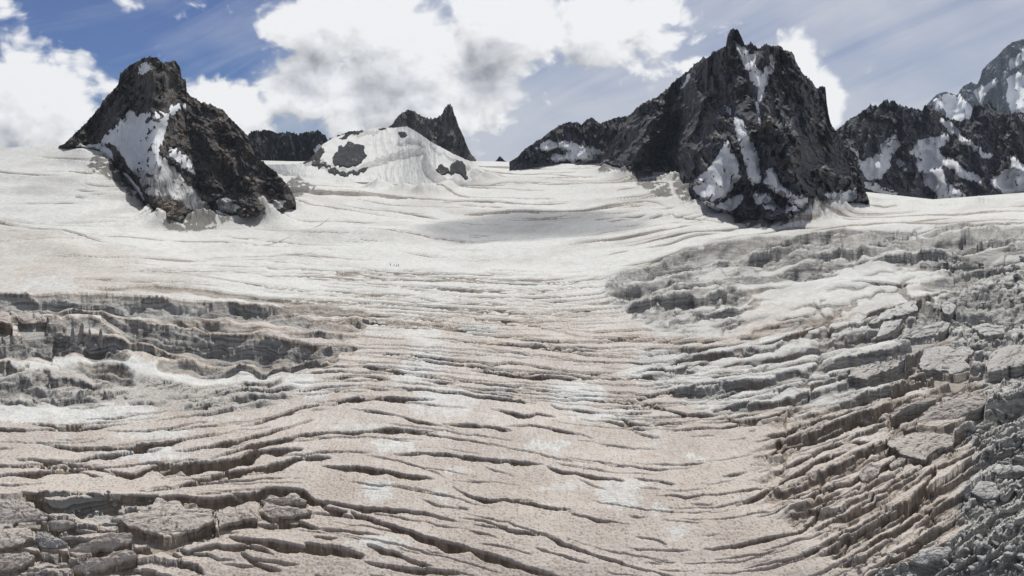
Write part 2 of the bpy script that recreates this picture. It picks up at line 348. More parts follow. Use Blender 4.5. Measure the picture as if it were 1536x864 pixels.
# scarps: upper side stands proud of the lower side; (points, wall height px, run-out px)
STEPS = [
 ([(-150,450),(0,446),(60,444),(110,441),(150,437),(172,440),(200,444),(240,450),(280,452),(360,458),(430,465),(480,478),(548,490)],32,12),
 ([(112,430),(160,430),(230,427),(330,436),(400,446),(470,452),(545,456)],7,18),
 ([(372,452),(385,462),(430,458),(480,458),(540,462),(560,470)],13,14),
 ([(140,462),(165,456),(180,452),(200,456),(230,462)],10,16),
 ([(150,468),(185,468),(215,472),(250,484),(300,488),(340,496),(410,502),(470,518),(510,524)],60,18),
 ([(210,458),(260,462),(330,478),(400,486),(440,490)],12,16),
 ([(-150,500),(0,500),(40,497),(70,493),(84,491),(100,498),(120,502),(155,512),(200,532)],54,8),
 ([(90,470),(110,478),(130,474),(160,486),(185,500)],20,8),
 ([(-100,457),(0,455),(70,455),(120,452),(150,458)],12,5),
 ([(230,470),(280,474),(330,484),(390,492)],16,6),
 ([(358,512),(420,506),(460,515),(500,522)],9,10),
 ([(370,540),(400,536),(440,528),(460,530)],22,16),
 ([(112,540),(128,536),(150,538),(180,545),(205,560)],26,16),
 ([(112,553),(130,545),(160,548),(190,560),(205,575)],18,12),
 ([(-60,470),(0,468),(20,470),(60,478),(90,482),(140,478)],16,16),
 ([(230,545),(265,532),(310,538),(360,545)],26,22),
 ([(-100,575),(0,574),(30,570),(60,580),(110,590),(150,600)],18,22),
 ([(905,425),(960,402),(1040,374),(1120,356),(1200,352),(1300,350)],30,14),
 ([(1200,362),(1290,357),(1330,348),(1400,350),(1480,345),(1560,340)],20,26),
 ([(920,436),(960,428),(1000,420),(1020,424)],18,14),
 ([(1060,390),(1120,383),(1190,380),(1230,372)],16,16),
 ([(1360,352),(1420,356),(1470,358)],18,16),
 ([(1080,420),(1160,408),(1200,398),(1290,380)],15,14),
 ([(1320,388),(1400,384),(1460,376),(1560,366)],16,18),
 ([(980,462),(1010,452),(1035,446),(1065,438)],14,12),
 ([(1085,440),(1110,446),(1125,438)],14,10),
 ([(1380,420),(1430,412),(1470,400)],20,20),
 ([(1180,400),(1215,402),(1260,406)],12,12),
 ([(1360,455),(1375,450),(1400,462),(1420,470)],24,20),
 ([(1400,475),(1440,468),(1500,462),(1560,450)],22,22),
 ([(1410,455),(1460,442),(1530,430)],26,24),
 ([(1440,560),(1470,545),(1500,540),(1560,525)],26,24),
 ([(1455,640),(1490,615),(1530,600),(1570,590)],28,24),
 ([(1380,590),(1420,575),(1460,570)],18,18),
]

# ------------------------------------------------------------------ glacier height field
_tx = np.array([-300, -150, 0, 100, 150, 200, 440, 740, 800, 900, 1000, 1250, 1300, 1400, 1536, 1900.])
_ty = np.array([232, 226, 222, 216.5, 224, 236, 242, 242, 244, 247, 252, 292, 288, 299, 289, 285.])
NC, NR = 1340, 800
ucol = np.linspace(-140, 1680, NC)
tt = np.linspace(0, 1, NR)
vtop = np.interp(ucol, _tx, _ty)
U = np.repeat(ucol[None, :], NR, 0).astype(np.float32)
V = (vtop[None, :] + (912 - vtop[None, :]) * tt[:, None]).astype(np.float32)
D = Dgrid(U, V).astype(np.float32)
PSI = psi(U, V).astype(np.float32)

# organic wobble used by every traced line
WK = np.clip((V - 330) / 330, .22, 1.0)
wu = U + 3.0 * WK * fbm(U / 26, V / 14, 3, 71); wv = V + WK * (2.4 * fbm(U / 26, V / 16, 3, 77) + .3 * perlin(U / 7, V / 4, 79))
H = np.zeros_like(U)            # height in photo pixels at that distance
DEPTH = np.zeros_like(U)        # how far below the old surface, pixels


def line_dist(pts, pad, Uw, Vw):
    """window, signed distance across the line (positive towards the viewer) and position along it"""
    xs = [p[0] for p in pts]; x0 = np.searchsorted(ucol, min(xs) - pad); x1 = np.searchsorted(ucol, max(xs) + pad)
    ys = [p[1] for p in pts]; sub = V[:, x0:x1]
    if sub.size == 0: return None
    r = np.where(((sub >= min(ys) - pad) & (sub <= max(ys) + pad)).any(1))[0]
    if len(r) == 0: return None
    sl = (slice(r[0], r[-1] + 1), slice(x0, x1))
    u = Uw[sl]; v = Vw[sl]
    best = np.full(u.shape, 1e9, np.float32); sd = best.copy(); tt_ = np.zeros_like(best)
    L = [0]
    for i in range(len(pts) - 1): L.append(L[-1] + math.hypot(pts[i + 1][0] - pts[i][0], pts[i + 1][1] - pts[i][1]))
    for i in range(len(pts) - 1):
        ax, ay = pts[i]; bx, by = pts[i + 1]; dx, dy = bx - ax, by - ay; l = math.hypot(dx, dy)
        if l == 0: continue
        s = np.clip(((u - ax) * dx + (v - ay) * dy) / (l * l), 0, 1)
        qx = u - ax - s * dx; qy = v - ay - s * dy; d = np.hypot(qx, qy)
        sg = np.sign((dx * (v - ay) - dy * (u - ax)) * (1 if (dx > 0 or (dx == 0)) else -1))
        m = d < best
        best = np.where(m, d, best); sd = np.where(m, d * sg, sd); tt_ = np.where(m, (L[i] + s * l) / L[-1], tt_)
    return sl, sd, tt_, L[-1]


def smooth_pts(pts):
    if len(pts) < 3: return pts
    out = [pts[0]]
    for i in range(len(pts) - 1):
        p0 = pts[max(i - 1, 0)]; p1 = pts[i]; p2 = pts[i + 1]; p3 = pts[min(i + 2, len(pts) - 1)]
        for s in (.33, .67, 1.0):
            f = [.5 * (2 * p1[k] + (p2[k] - p0[k]) * s + (2 * p0[k] - 5 * p1[k] + 4 * p2[k] - p3[k]) * s * s + (3 * p1[k] - p0[k] - 3 * p2[k] + p3[k]) * s ** 3) for k in (0, 1)]
            out.append(tuple(f))
    return out


def cut(pts, w, seed=0, deep=2.1):
    r = line_dist(smooth_pts(pts), w + 8, wu, wv)
    if r is None: return
    sl, sd, t, L = r
    prof = np.clip(np.sin(np.pi * np.clip(t, 0, 1)), 0, 1) ** .55
    prof = prof * (.72 + .5 * perlin(t * max(L / 35, 1.5) + seed * 3.3, t * 0 + seed, 5))
    ww = w * prof
    ramp = np.clip(.12 * w, min(1.25, .7 * w + .2), 2.4)
    inside = sstep(sd, 0, ramp) * (1 - sstep(sd, ww, ww + .9)) * (prof > .12)
    dp = inside * (np.maximum(ww * deep, 2.5) + 1.0)
    H[sl] = H[sl] - dp
    DEPTH[sl] = np.maximum(DEPTH[sl], dp)
    # the lip behind rises a touch, the snow before the cut sags towards it
    lipr = np.exp(-np.clip(-sd, 0, 99) / (w * 1.1)) * (sd <= 0) * prof * min(w * .10, 1.6)
    H[sl] += lipr


SWU = U + 3.0 * fbm(U / 30, V / 18, 2, 71); SWV = V + 2.6 * fbm(U / 34, V / 16, 3, 78, .55)


def step(pts, h, run, seed=0):
    r = line_dist(smooth_pts(pts), h + run + 8, SWU, SWV)
    if r is None: return
    sl, sd, t, L = r
    prof = np.clip(np.sin(np.pi * np.clip(t, 0, 1)), 0, 1) ** .5
    prof = prof * (.8 + .35 * perlin(t * L / 40 + seed * 3.3, t * 0 + seed, 5))
    hh = h * prof
    ln = hh + run
    ramp = np.clip(.24 * h, 1, 9)
    # broken, terraced wall
    u = U[sl]; v = V[sl]
    e = sd / ramp + .22 * perlin(u / 26, v / 4, 91) + .06 * perlin(u / 6, v / 2, 93)
    wall = np.clip(e, 0, 1); wall = .55 * wall + .45 * (np.floor(wall * 3.999) / 3 * .5 + .5 * sstep(wall * 3 % 1, .1, .9) / 3 + wall * .33)
    wall = np.clip(wall, 0, 1)
    rec = np.clip(1 - sd / np.maximum(ln, 1), 0, 1)
    dp = hh * wall * rec
    dp = np.where(sd > 0, dp, 0)
    H[sl] -= dp * (sd > 0)
    DEPTH[sl] = np.maximum(DEPTH[sl], dp * (1 - .9 * sstep(sd, ramp * .8, ramp + .45 * ln)))
    H[sl] += np.exp(-np.clip(-sd, 0, 99) / (h * .6)) * (sd <= 0) * prof * min(h * .08, 2.0)


def zone(poly, soft=5, wob=6.0):
    m = inpoly(U + wob * fbm(U / 40, V / 22, 3, 31), V + wob * .7 * fbm(U / 36, V / 18, 3, 37), poly).astype(np.float32)
    return blur(m, soft, 2)


CH_UP = zone([(905,414),(960,397),(1060,368),(1140,354),(1220,349),(1330,342),(1536,335),(1720,330),(1720,470),(1530,450),(1460,440),(1420,405),(1380,395),(1270,405),(1190,420),(1110,428),(1115,470),(1100,505),(1000,500),(960,480),(915,450)])
CH_MID = zone([(960,520),(1080,520),(1150,515),(1290,480),(1400,470),(1430,500),(1380,540),(1330,590),(1290,612),(1160,600),(1080,625),(1040,610),(960,560)], 6)
CH_RIGHT = zone([(1430,395),(1720,390),(1720,1000),(1290,1000),(1320,850),(1400,838),(1450,790),(1440,740),(1470,690),(1450,640),(1490,600),(1480,560),(1430,520),(1400,470)], 6)
CH_BL = zone([(-200,735),(60,745),(140,752),(235,748),(240,790),(180,800),(210,850),(160,930),(-200,930)], 6)
CH_L = zone([(-200,568),(0,565),(60,548),(115,540),(205,560),(300,578),(430,566),(455,585),(400,612),(300,620),(220,606),(120,598),(0,612),(-200,620)], 5)
CH_PIT = zone([(70,745),(235,745),(235,775),(160,790),(90,775)], 4)
LW = zone([(-200,446),(150,440),(550,470),(530,530),(440,560),(200,545),(120,535),(0,565),(-200,570)], 4)
SLAB = zone([(1130,720),(1180,600),(1240,520),(1150,480),(1260,440),(1420,400),(1560,380),(1720,380),(1720,960),(1270,960),(1280,860),(1200,800)], 14)
SLAB_BL = zone([(-200,745),(200,742),(330,770),(330,830),(240,930),(-200,930)], 8)
SMOOTH_T = np.maximum(.35 * zone([(1112,428),(1200,415),(1300,412),(1395,410),(1370,440),(1330,455),(1250,470),(1180,478),(1120,490)], 4), zone([(-150,612),(60,604),(150,602),(240,620),(200,640),(-150,650)], 5))
CHAOS = np.clip(.5 * CH_UP + .35 * zone([(1100,425),(1200,412),(1300,408),(1400,408),(1440,430),(1400,470),(1260,490),(1150,500),(1090,500),(1090,450)], 8) * (fbm(U / 60, PSI / 9, 3, 219) > .0) + CH_MID * .40 + CH_RIGHT + .42 * CH_BL + .6 * CH_L, 0, 1) * (1 - .85 * SMOOTH_T)
CHAOS = np.clip(CHAOS * (.85 + .8 * fbm(U / 60, PSI / 24, 3, 41)) , 0, 1)

# 1 long swells of the surface
H += 5.0 * fbm(U / 210, V / 62, 2, 3) * sstep(V, 420, 560) + 1.5 * fbm(U / 70, V / 22, 3, 8) * sstep(V, 300, 460)
H += .4 * fbm(U / 16, V / 6, 3, 12) * sstep(V, 480, 620)
H += 9.0 * fbm(U / 190 + 3, V / 24, 2, 9) * sstep(V, 236, 275) * (1 - sstep(V, 395, 450)) + 1.0 * fbm(U / 90, V / 11, 2, 10) * sstep(V, 240, 275) * (1 - sstep(V, 400, 460))
for (cx, cy, ax, ay, k) in [(790, 320, 120, 8, 5.0), (560, 292, 120, 6, 3.5), (120, 262, 70, 7, 3.0), (960, 318, 60, 7, 4.0), (60, 350, 160, 14, 4.0), (560, 350, 130, 12, 3.5), (1010, 300, 40, 6, 4)]:
    H += k * np.exp(-((U - cx) / ax) ** 2 - ((V - cy - .03 * (U - cx)) / ay) ** 2)
# snow cones and tongues banked against the feet of the peaks
CONES = np.zeros_like(U)
rc = random.Random(8)
for foot in ([(100,221),(148,226),(165,237),(180,263),(200,282),(213,301),(222,323),(240,337),(270,336),(310,333),(360,331),(400,328),(436,318),(446,306)],
             [(905,251),(960,265),(1015,265),(1026,281),(1035,295),(1050,307),(1080,320),(1110,330),(1140,336),(1180,335),(1220,330),(1250,322),(1275,310),(1304,305)],
             [(1300,288),(1352,294),(1411,301),(1452,302),(1494,292),(1600,291)], [(500,268),(640,291),(735,267)]):
    L_ = sum(math.hypot(foot[i + 1][0] - foot[i][0], foot[i + 1][1] - foot[i][1]) for i in range(len(foot) - 1))
    fx = [p[0] for p in foot]; fy = [p[1] for p in foot]
    for _ in range(int(L_ / 9)):
        x = rc.uniform(fx[0], fx[-1]); y = np.interp(x, fx, fy) + rc.uniform(0, 3); su = rc.uniform(5, 24); sv = rc.uniform(1.8, 5.0); k = rc.uniform(.45, 1) * min(12.0 if x > 205 else 3.5, su * .6)
        if rc.random() < .18: k *= -.8
        i0, i1 = np.searchsorted(ucol, [x - 3 * su, x + 3 * su])
        g_ = k * np.exp(-((U[:, i0:i1] - x) / su) ** 2 - ((V[:, i0:i1] - y) / sv) ** 2); H[:, i0:i1] += g_; CONES[:, i0:i1] += np.abs(g_)
H += CONES * .25 * fbm(U / 5, V / 2.4, 4, 97, .6)


def ribs(mask, period, amp, seed, wob=1.0, lift=.8):
    ph = (PSI + wob * (9 * fbm(U / 90, V / 34, 3, seed) + 4.5 * fbm(U / 26, V / 16, 3, seed + 1))) / period
    idn = np.floor(ph); x = ph - idn
    a = .35 + 1.25 * perlin(U / 130 + idn * 7.31, idn * .77 + .5, seed + 2) + .35 * perlin(U / 40 + idn * 3.7, idn * .31, seed + 3) + .45 * (_hash(idn.astype(np.int64), idn.astype(np.int64), seed) - .3)
    a = np.clip(a * 1.25, 0, 1.15) * mask * amp
    x0 = .70 + .06 * perlin(U / 13, idn * 1.7, seed + 4)
    w = np.clip(2.0 / period, .05, .2)
    up_ = -.35 + 1.2 * np.clip(x / x0, 0, 1) ** .8
    drop = sstep(x, x0, x0 + w)
    rec = np.clip((x - x0 - w) / (1 - x0 - w), 0, 1)
    y = np.where(x < x0, up_, .85 * (1 - drop) + drop * (-1.0 + .65 * rec))
    dp = np.where(x >= x0, drop * (1 - .8 * rec ** .7), 0)
    return y * a, dp * a * 1.8


RIBM = np.clip(SLAB * .9 + CH_UP * .75 + CH_MID * .9 + CH_RIGHT * .6, 0, 1) * (1 - .8 * SMOOTH_T)
PATCH = zone([(1100,425),(1200,412),(1300,408),(1400,408),(1440,430),(1400,470),(1260,490),(1150,500),(1090,500),(1090,450)], 6)
RIBM = np.maximum(RIBM, .85 * PATCH)
RIBM = np.maximum(RIBM, zone([(1010,560),(1120,500),(1240,470),(1300,560),(1220,640),(1120,640),(1040,620)], 8) * .6)
for (m_, per, am, sd_) in ((RIBM * sstep(V, 440, 520), 31, 8.5, 400), (np.maximum(RIBM, CH_UP) * (1 + .9 * CH_UP), 15, 4.8, 420), (LW, 21, 9.0, 440), (CH_L, 13, 5.0, 460), (zone([(905,420),(1000,400),(1080,440),(1060,500),(960,490)], 6), 11, 4.0, 480)):
    a_, b_ = ribs(m_, per, am, sd_); H += a_; DEPTH = np.maximum(DEPTH, b_)
# 2 fractured slabs: long cells along the crevasse direction
wx = 34 * fbm(U / 60, V / 40, 4, 51); wy = 14 * fbm(U / 50, V / 30, 4, 53)
for (sx, sy, amp, msk, sd_) in ((150, 46, 8.0, SLAB, 2), (92, 30, 12.0, SLAB_BL, 9), (60, 18, 4.0, np.clip(SLAB * .6 + CH_UP, 0, 1), 4)):
    f1, f2, rid, rid2, ox, oy = voronoi((U + wx) / sx, (PSI + wy) / sy, 100 + sd_)
    gap = 1 - sstep(f2 - f1, .02, .09)
    hcell = (rid - .5) * amp + (ox * (rid2 - .5) * 1.6 + oy * .9) * amp * .55
    hcell = hcell - gap * (rid2 > .35) * amp * .8
    mm = sstep(msk, .25, .75) * (1 - SMOOTH_T)
    H += hcell * mm; DEPTH = np.maximum(DEPTH, gap * (rid2 > .35) * amp * .8 * mm)
    DEPTH = np.maximum(DEPTH, np.clip(-hcell, 0, 9) * mm * .35)
SC = np.clip((V - 230) / 330, .45, 1.25); CU = (U - 1300) / SC
_q = np.cumsum(1 / np.clip((np.arange(0, 1400) - 250) / 330, .38, 1.25)); CV = np.interp(PSI, np.arange(0, 1400), _q).astype(np.float32)
# 3 broken ice, two sizes
for (sx, sy, amp, k) in ((30, 13, 8.5, 1), (14, 7.5, 4.2, 2)):
    f1, f2, rid, rid2, ox, oy = voronoi((CU + .8 * wx + 3 * perlin(U / 9, V / 6, 61)) / sx, (CV + .8 * wy + 2 * perlin(U / 8, V / 7, 62)) / sy, 200 + k)
    amp_ = amp; amp = amp * SC
    gap = 1 - sstep(f2 - f1, .02, .14)
    keep = sstep(CHAOS, .3, .62)
    hc = ((rid - .5) * amp + (ox * (rid2 - .5) * 2 + oy * .8) * amp * .6 - gap * amp * .5)
    H += hc * keep; DEPTH = np.maximum(DEPTH, (gap * amp * .7 + np.clip(-hc, 0, 9) * .5) * keep)
H += CHAOS * SC * (3.4 * fbm(CU / 26, CV / 9, 4, 65, .52, True) + .4 * fbm(CU / 6, CV / 4, 2, 66))
# swells of the icefall terrain
H += 9 * fbm(U / 95, PSI / 30, 2, 68) * np.clip(CH_UP + CH_RIGHT + CH_MID * .5, 0, 1)
H += LW * (1.0 * fbm(U / 44, PSI / 5.5, 3, 165, .6, True) + 2.5 * fbm(U / 60, PSI / 20, 2, 166))
DEPTH = np.maximum(DEPTH, LW * 3.0 * sstep(fbm(U / 34, PSI / 5.5, 4, 165, .6, True), .35, -.1))
# 4 traced features
for i, (p, h, run) in enumerate(STEPS): step(p, h, run, i)
for i, c in enumerate(CUTS): cut(c[0], c[1], i)
# 5 many smaller crevasses that follow the flow
rng = random.Random(5)


def scatter(n, box, lmin, lmax, wmin, wmax, dens=None):
    for _ in range(n):
        x = rng.uniform(box[0], box[2]); y = rng.uniform(box[1], box[3]) if dens is None else dens()
        l = rng.uniform(lmin, lmax) * (.5 + rng.random()); w = rng.uniform(wmin, wmax)
        pts = []; xx, yy = x, y; tilt = rng.gauss(0, .03)
        k = 5
        for s in range(k + 1):
            pts.append((xx, yy + rng.gauss(0, .25)))
            m = float(slope_at(xx, yy)) + tilt; st = l / k; q = st / math.hypot(1, m); xx += q; yy += q * m
        cut(pts, w, rng.random() * 50, 1.6)


def scatter_long(n, box, lmin, lmax, wmin, wmax):
    for _ in range(n):
        xx = rng.uniform(box[0], box[2]); yy = rng.uniform(box[1], box[3]); l = rng.uniform(lmin, lmax); w = rng.uniform(wmin, wmax); tilt = rng.gauss(0, .018)
        pts = []; k = max(4, int(l / 24)); xx -= l / 2; yy -= l / 2 * float(slope_at(xx + l / 2, yy))
        for s in range(k + 1):
            pts.append((xx, yy + rng.gauss(0, (.25 + .12 * w) * (1 if yy > 500 else .6)))); m = float(slope_at(xx, yy)) + tilt; q = l / k / math.hypot(1, m); xx += q; yy += q * m
        cut(pts, w, rng.random() * 50, 2.6)


scatter_long(80, (430, 404, 900, 480), 140, 380, 1.4, 2.7)
scatter_long(56, (420, 480, 1000, 600), 140, 360, 1.8, 3.8)
scatter_long(30, (260, 600, 1050, 864), 90, 260, 1.6, 3.6)
scatter_long(26, (930, 500, 1160, 640), 80, 220, 2.2, 4.5)
scatter_long(24, (-60, 620, 420, 740), 100, 260, 2.0, 5.0)
scatter_long(26, (1080, 620, 1420, 864), 80, 220, 2.0, 6.0)
scatter_long(26, (160, 385, 560, 440), 120, 300, .9, 1.6)
scatter_long(46, (0, 236, 1000, 390), 90, 330, .9, 1.7)
scatter_long(20, (900, 340, 1500, 400), 100, 260, 1.5, 3.5)
scatter(30, (430, 402, 900, 480), 50, 130, 1.4, 2.3)
scatter(16, (560, 470, 930, 560), 40, 110, 1.5, 3.0)
scatter(42, (450, 560, 1000, 864), 18, 60, 1.6, 3.2)
scatter(26, (1020, 640, 1330, 850), 20, 60, 1.6, 3.4)
scatter(44, (920, 500, 1150, 640), 25, 80, 2.0, 5.0)
scatter(30, (1130, 480, 1450, 660), 25, 70, 2.5, 6.0)
scatter(12, (0, 620, 400, 740), 30, 80, 1.8, 3.4)
scatter(22, (250, 740, 520, 864), 30, 80, 3, 7)
scatter(20, (300, 340, 700, 400), 30, 80, .8, 1.3)
scatter(26, (640, 250, 960, 330), 40, 110, .8, 1.8)
scatter(30, (880, 290, 1060, 345), 14, 40, 1.2, 2.4)
scatter(26, (1160, 306, 1640, 345), 40, 130, 1.2, 2.6)
scatter(14, (110, 228, 200, 300), 20, 50, 1.2, 2.4)
scatter(10, (-100, 560, 200, 620), 20, 50, 2, 4)
scatter(24, (-100, 760, 260, 880), 30, 70, 3, 8)
scatter(30, (1300, 640, 1600, 880), 30, 70, 3, 8)

# ------------------------------------------------------------------ separate ice blocks: outline of the top face in photo pixels, wall height px, label
BLOCKS = [
 ([(168,780),(185,773),(211,768),(231,763),(258,755),(278,758),(324,762),(322,778),(287,791),(254,801),(230,796),(202,787)], 25, 'largest tilted ice slab, dusty pink wedge pointing down into a dark pit at lower left', .8, .5),
 ([(327,765),(345,759),(362,758),(375,764),(388,778),(370,778),(350,781),(328,790)], 14, 'dusty ice block just right of the largest tilted slab, split off by a narrow crack', .9, .3),
 ([(101,823),(140,812),(189,796),(202,809),(163,822),(114,831)], 13, 'long dusty ice block sloping left, below the left end of the largest slab', .9, .3),
 ([(104,854),(140,838),(192,823),(208,835),(169,844),(130,857)], 15, 'pitted dusty ice block at the bottom edge, below the long sloping block', .9, .4),
 ([(-14,797),(42,789),(50,805),(20,818),(-14,822)], 9, 'flat pink ice block on the left edge, third from the bottom', 1, .2),
 ([(-14,831),(42,827),(52,835),(26,851),(-14,861)], 10, 'lowest pink ice block on the left edge', 1, .2),
 ([(-14,750),(36,747),(58,764),(75,779),(39,781),(-14,792)], 8, 'broad pink ice block on the left edge beside the dark pit', 1, .2),
 ([(52,796),(75,800),(104,816),(84,822),(62,820)], 9, 'small grey ice block between the left edge blocks and the long sloping block', .3, .8),
 ([(70,783),(98,779),(114,786),(96,793),(78,793)], 9, 'small ice block on the near rim of the dark pit', .7, .5),
 ([(387,753),(404,744),(446,744),(462,753),(420,757)], 8, 'upper of two stacked ice ledges under the long curved crevasse', .9, .2),
 ([(386,763),(400,755),(430,761),(472,767),(439,772),(407,777)], 9, 'lower of two stacked ice ledges under the long curved crevasse', .9, .2),
 ([(-14,468),(12,467),(16,471),(19,484),(-14,481)], 18, 'pink topped serac cut by the left picture edge, before the layered cliff', 1, .5),
 ([(27,472),(36,467),(55,468),(66,474),(73,481),(50,484),(26,482)], 15, 'loaf shaped pink topped serac in front of the layered left cliff', 1, .5),
 ([(1384,525),(1402,519),(1453,520),(1459,525),(1447,539),(1456,553),(1435,560),(1419,556),(1389,553),(1375,553),(1382,537)], 17, 'big flat topped serac at right with a small hollow in its pink top', .7, .7),
 ([(1479,546),(1491,525),(1523,516),(1550,518),(1550,546),(1504,553),(1484,560)], 15, 'pink topped serac on the right edge beside the big flat topped one', .8, .7),
 ([(1331,630),(1342,614),(1361,604),(1402,594),(1408,600),(1377,609),(1347,619)], 18, 'narrow ice block with a tall pale front wall, in the middle of the right slabs', .5, .5),
 ([(1372,634),(1389,616),(1412,602),(1435,589),(1465,589),(1479,604),(1458,616),(1435,630),(1412,637)], 19, 'broad tilted slab with a rough grey top, right of the pale walled block', .5, .5),
 ([(1331,667),(1347,653),(1389,648),(1430,651),(1435,662),(1407,676),(1389,688),(1361,685)], 14, 'dusty slab below the broad tilted grey slab', .7, .4),
 ([(1268,563),(1291,551),(1331,544),(1365,537),(1331,556),(1296,567)], 15, 'reddish brown topped ice block above the upper right slabs', 1, .5),
 ([(1290,710),(1300,699),(1320,701),(1316,713),(1293,724)], 9, 'small ice wedge fallen into the long crevasse of the right slabs', .5, .4),
 ([(1332,699),(1348,685),(1362,687),(1353,694),(1337,703)], 9, 'thin ice wedge at the upper end of the long right crevasse', .5, .4),
 ([(1360,838),(1385,824),(1422,819),(1431,826),(1408,840),(1381,847)], 15, 'dark sided grey ice block at the bottom right, below the pink slabs', .2, .9),
 ([(1455,738),(1471,720),(1494,724),(1501,743),(1478,748)], 13, 'grey ice block with a cracked flat top near the lower right edge', .3, .9),
 ([(1485,706),(1496,696),(1533,699),(1540,706),(1501,712)], 13, 'dark grey capped serac on the right edge above the cracked flat block', .2, 1),
 ([(1300,484),(1317,472),(1345,459),(1372,449),(1377,465),(1356,472),(1324,480)], 12, 'pale smooth ice slab below the white terrace at right', .2, .4),
 ([(1412,454),(1430,451),(1435,461),(1426,472),(1414,470)], 17, 'upright pale serac standing right of the smooth slab', .2, .6),
 ([(1314,507),(1324,483),(1356,479),(1342,494)], 13, 'pointed pale ice slab leaning below the smooth slab', .2, .4),
 ([(1342,508),(1372,496),(1389,485),(1426,480),(1421,493),(1402,503)], 13, 'wide pale ice slab right of the pointed one', .3, .4),
 ([(1456,488),(1481,484),(1509,491),(1504,500),(1477,505)], 11, 'dark grey ice block near the right edge, level with the wide pale slab', .2, 1),
]
for (poly, h, lab, dr, ic) in BLOCKS:
    x0, x1 = np.searchsorted(ucol, [min(p[0] for p in poly) - 4, max(p[0] for p in poly) + 4]); sl = (slice(None), slice(x0, x1))
    uu_ = U[sl]; vv_ = V[sl]
    m1 = inpoly(uu_, vv_, poly); m2 = np.zeros_like(m1)
    for k in (.25, .5, .75, 1.0): m2 |= inpoly(uu_, vv_, [(a, b + h * k) for a, b in poly])
    m2 &= ~m1
    h_ = H[sl]; h_[m2] = np.minimum(h_[m2], -h * .85); h_[m1] = np.minimum(h_[m1], -4)
    d_ = DEPTH[sl]; d_[m2] = np.maximum(d_[m2], h * .8)
# 6 runnels and sun cups
H += .22 * perlin(U / 5 + .3 * perlin(U / 40, V / 30, 7), V / 3.2, 13) * sstep(V, 400, 520) + .30 * perlin(U / 2.6, V / 1.9, 14) * sstep(V, 520, 760)
H = np.where(tt[:, None] < .012, H * 0, H)

H *= sstep(U, -140, -100) * (1 - sstep(U, 1635, 1678))
scale = D / F
rx_, rz_ = ray(U, V)
X = D * rx_; Y = D; Z = D * rz_ + H * scale
DEPTHM = DEPTH * scale

RIM = np.interp(U[0], [-200, 0, 80, 130, 180, 230, 300, 420, 470], [565, 562, 545, 535, 539, 551, 566, 573, 566])[None, :]
RIM = np.exp(-((V + 2.5 * fbm(U / 20, V / 12, 3, 211) - RIM - 2) / 6.0) ** 2) * (U < 470)
# clean / dirty snow
DIRT = sstep(V + 18 * fbm(U / 120, V / 40, 3, 84), 405, 500) * .75 + .25 * sstep(V, 600, 800)
DIRT += .6 * zone([(-200,330),(60,340),(190,375),(270,410),(330,430),(150,440),(-200,450)], 14, 16)
warm = 30 * fbm(U / 30, V / 12, 5, 83, .62); warm2 = 14 * fbm(U / 20, V / 12, 4, 87); STRK = 6 * perlin((U + .35 * V) / 7.5, V / 50, 88) + 4 * perlin((U + .2 * V) / 2.8, V / 40, 90)
for (cx, cy, ax, ay, k) in [(640, 540, 34, 50, .5), (668, 606, 50, 22, .7), (610, 560, 26, 16, .4), (600, 497, 70, 9, .5), (560, 486, 30, 6, .4), (720, 495, 32, 12, .7), (865, 588, 42, 22, .9), (930, 742, 40, 26, 1), (985, 765, 14, 14, .7),
                            (565, 738, 26, 18, 1), (590, 668, 34, 12, .8), (562, 815, 50, 12, .9), (820, 668, 42, 7, 1), (845, 730, 44, 9, .7), (660, 745, 22, 9, .8), (1015, 800, 16, 13, 1), (1042, 686, 13, 5, 1),
                            (90, 618, 150, 20, 1), (220, 682, 75, 9, 1), (230, 654, 60, 7, .8), (480, 590, 22, 10, .7), (690, 705, 25, 8, .7), (960, 560, 40, 12, .6), (900, 620, 60, 10, .6), (60, 428, 60, 9, .5),
                            (1060, 575, 60, 14, .6), (1300, 436, 90, 7, .6), (1200, 452, 80, 6, .6), (1180, 510, 70, 7, .6), (420, 575, 60, 12, .8), (300, 560, 120, 12, .7), (1150, 600, 60, 12, .4), (540, 640, 40, 8, .5), (620, 760, 30, 8, .5)]:
    q = ((U + warm - cx) / ax) ** 2 + ((V + warm2 * .6 + STRK - cy) / ay) ** 2
    DIRT -= .55 * k * (1 - sstep(q, .35, 1.35))
DIRT += .28 * fbm(U / 60, V / 26, 4, 89)
DUST = (1 - sstep(V, 380, 470)) * (.04 + 1.3 * np.clip(fbm((U + .6 * V) / 150, PSI / 22, 4, 189, .6), 0, 1) + .22 * fbm(U / 20, PSI / 5, 3, 190))
DIRT = np.clip(DIRT - .9 * RIM, 0, 1) * (1 - .75 * CH_UP) * (1 - .6 * CH_MID) * (1 - .7 * CH_RIGHT)
SLABK = 1
ICE = (.5 + .5 * sstep(DEPTH, .4, 2.2)) * np.clip(CHAOS * 1.0 + .45 * CH_UP + .55 * np.clip(CH_UP + CH_MID + PATCH, 0, 1) * sstep(fbm(U / 50, PSI / 8, 4, 215), -.2, .25) + LW * .95 * sstep(DEPTH, 2, 9) + CH_L * .85 + CH_PIT + .35 * sstep(SLAB, .3, .9) * sstep(U, 1350, 1480), 0, 1)
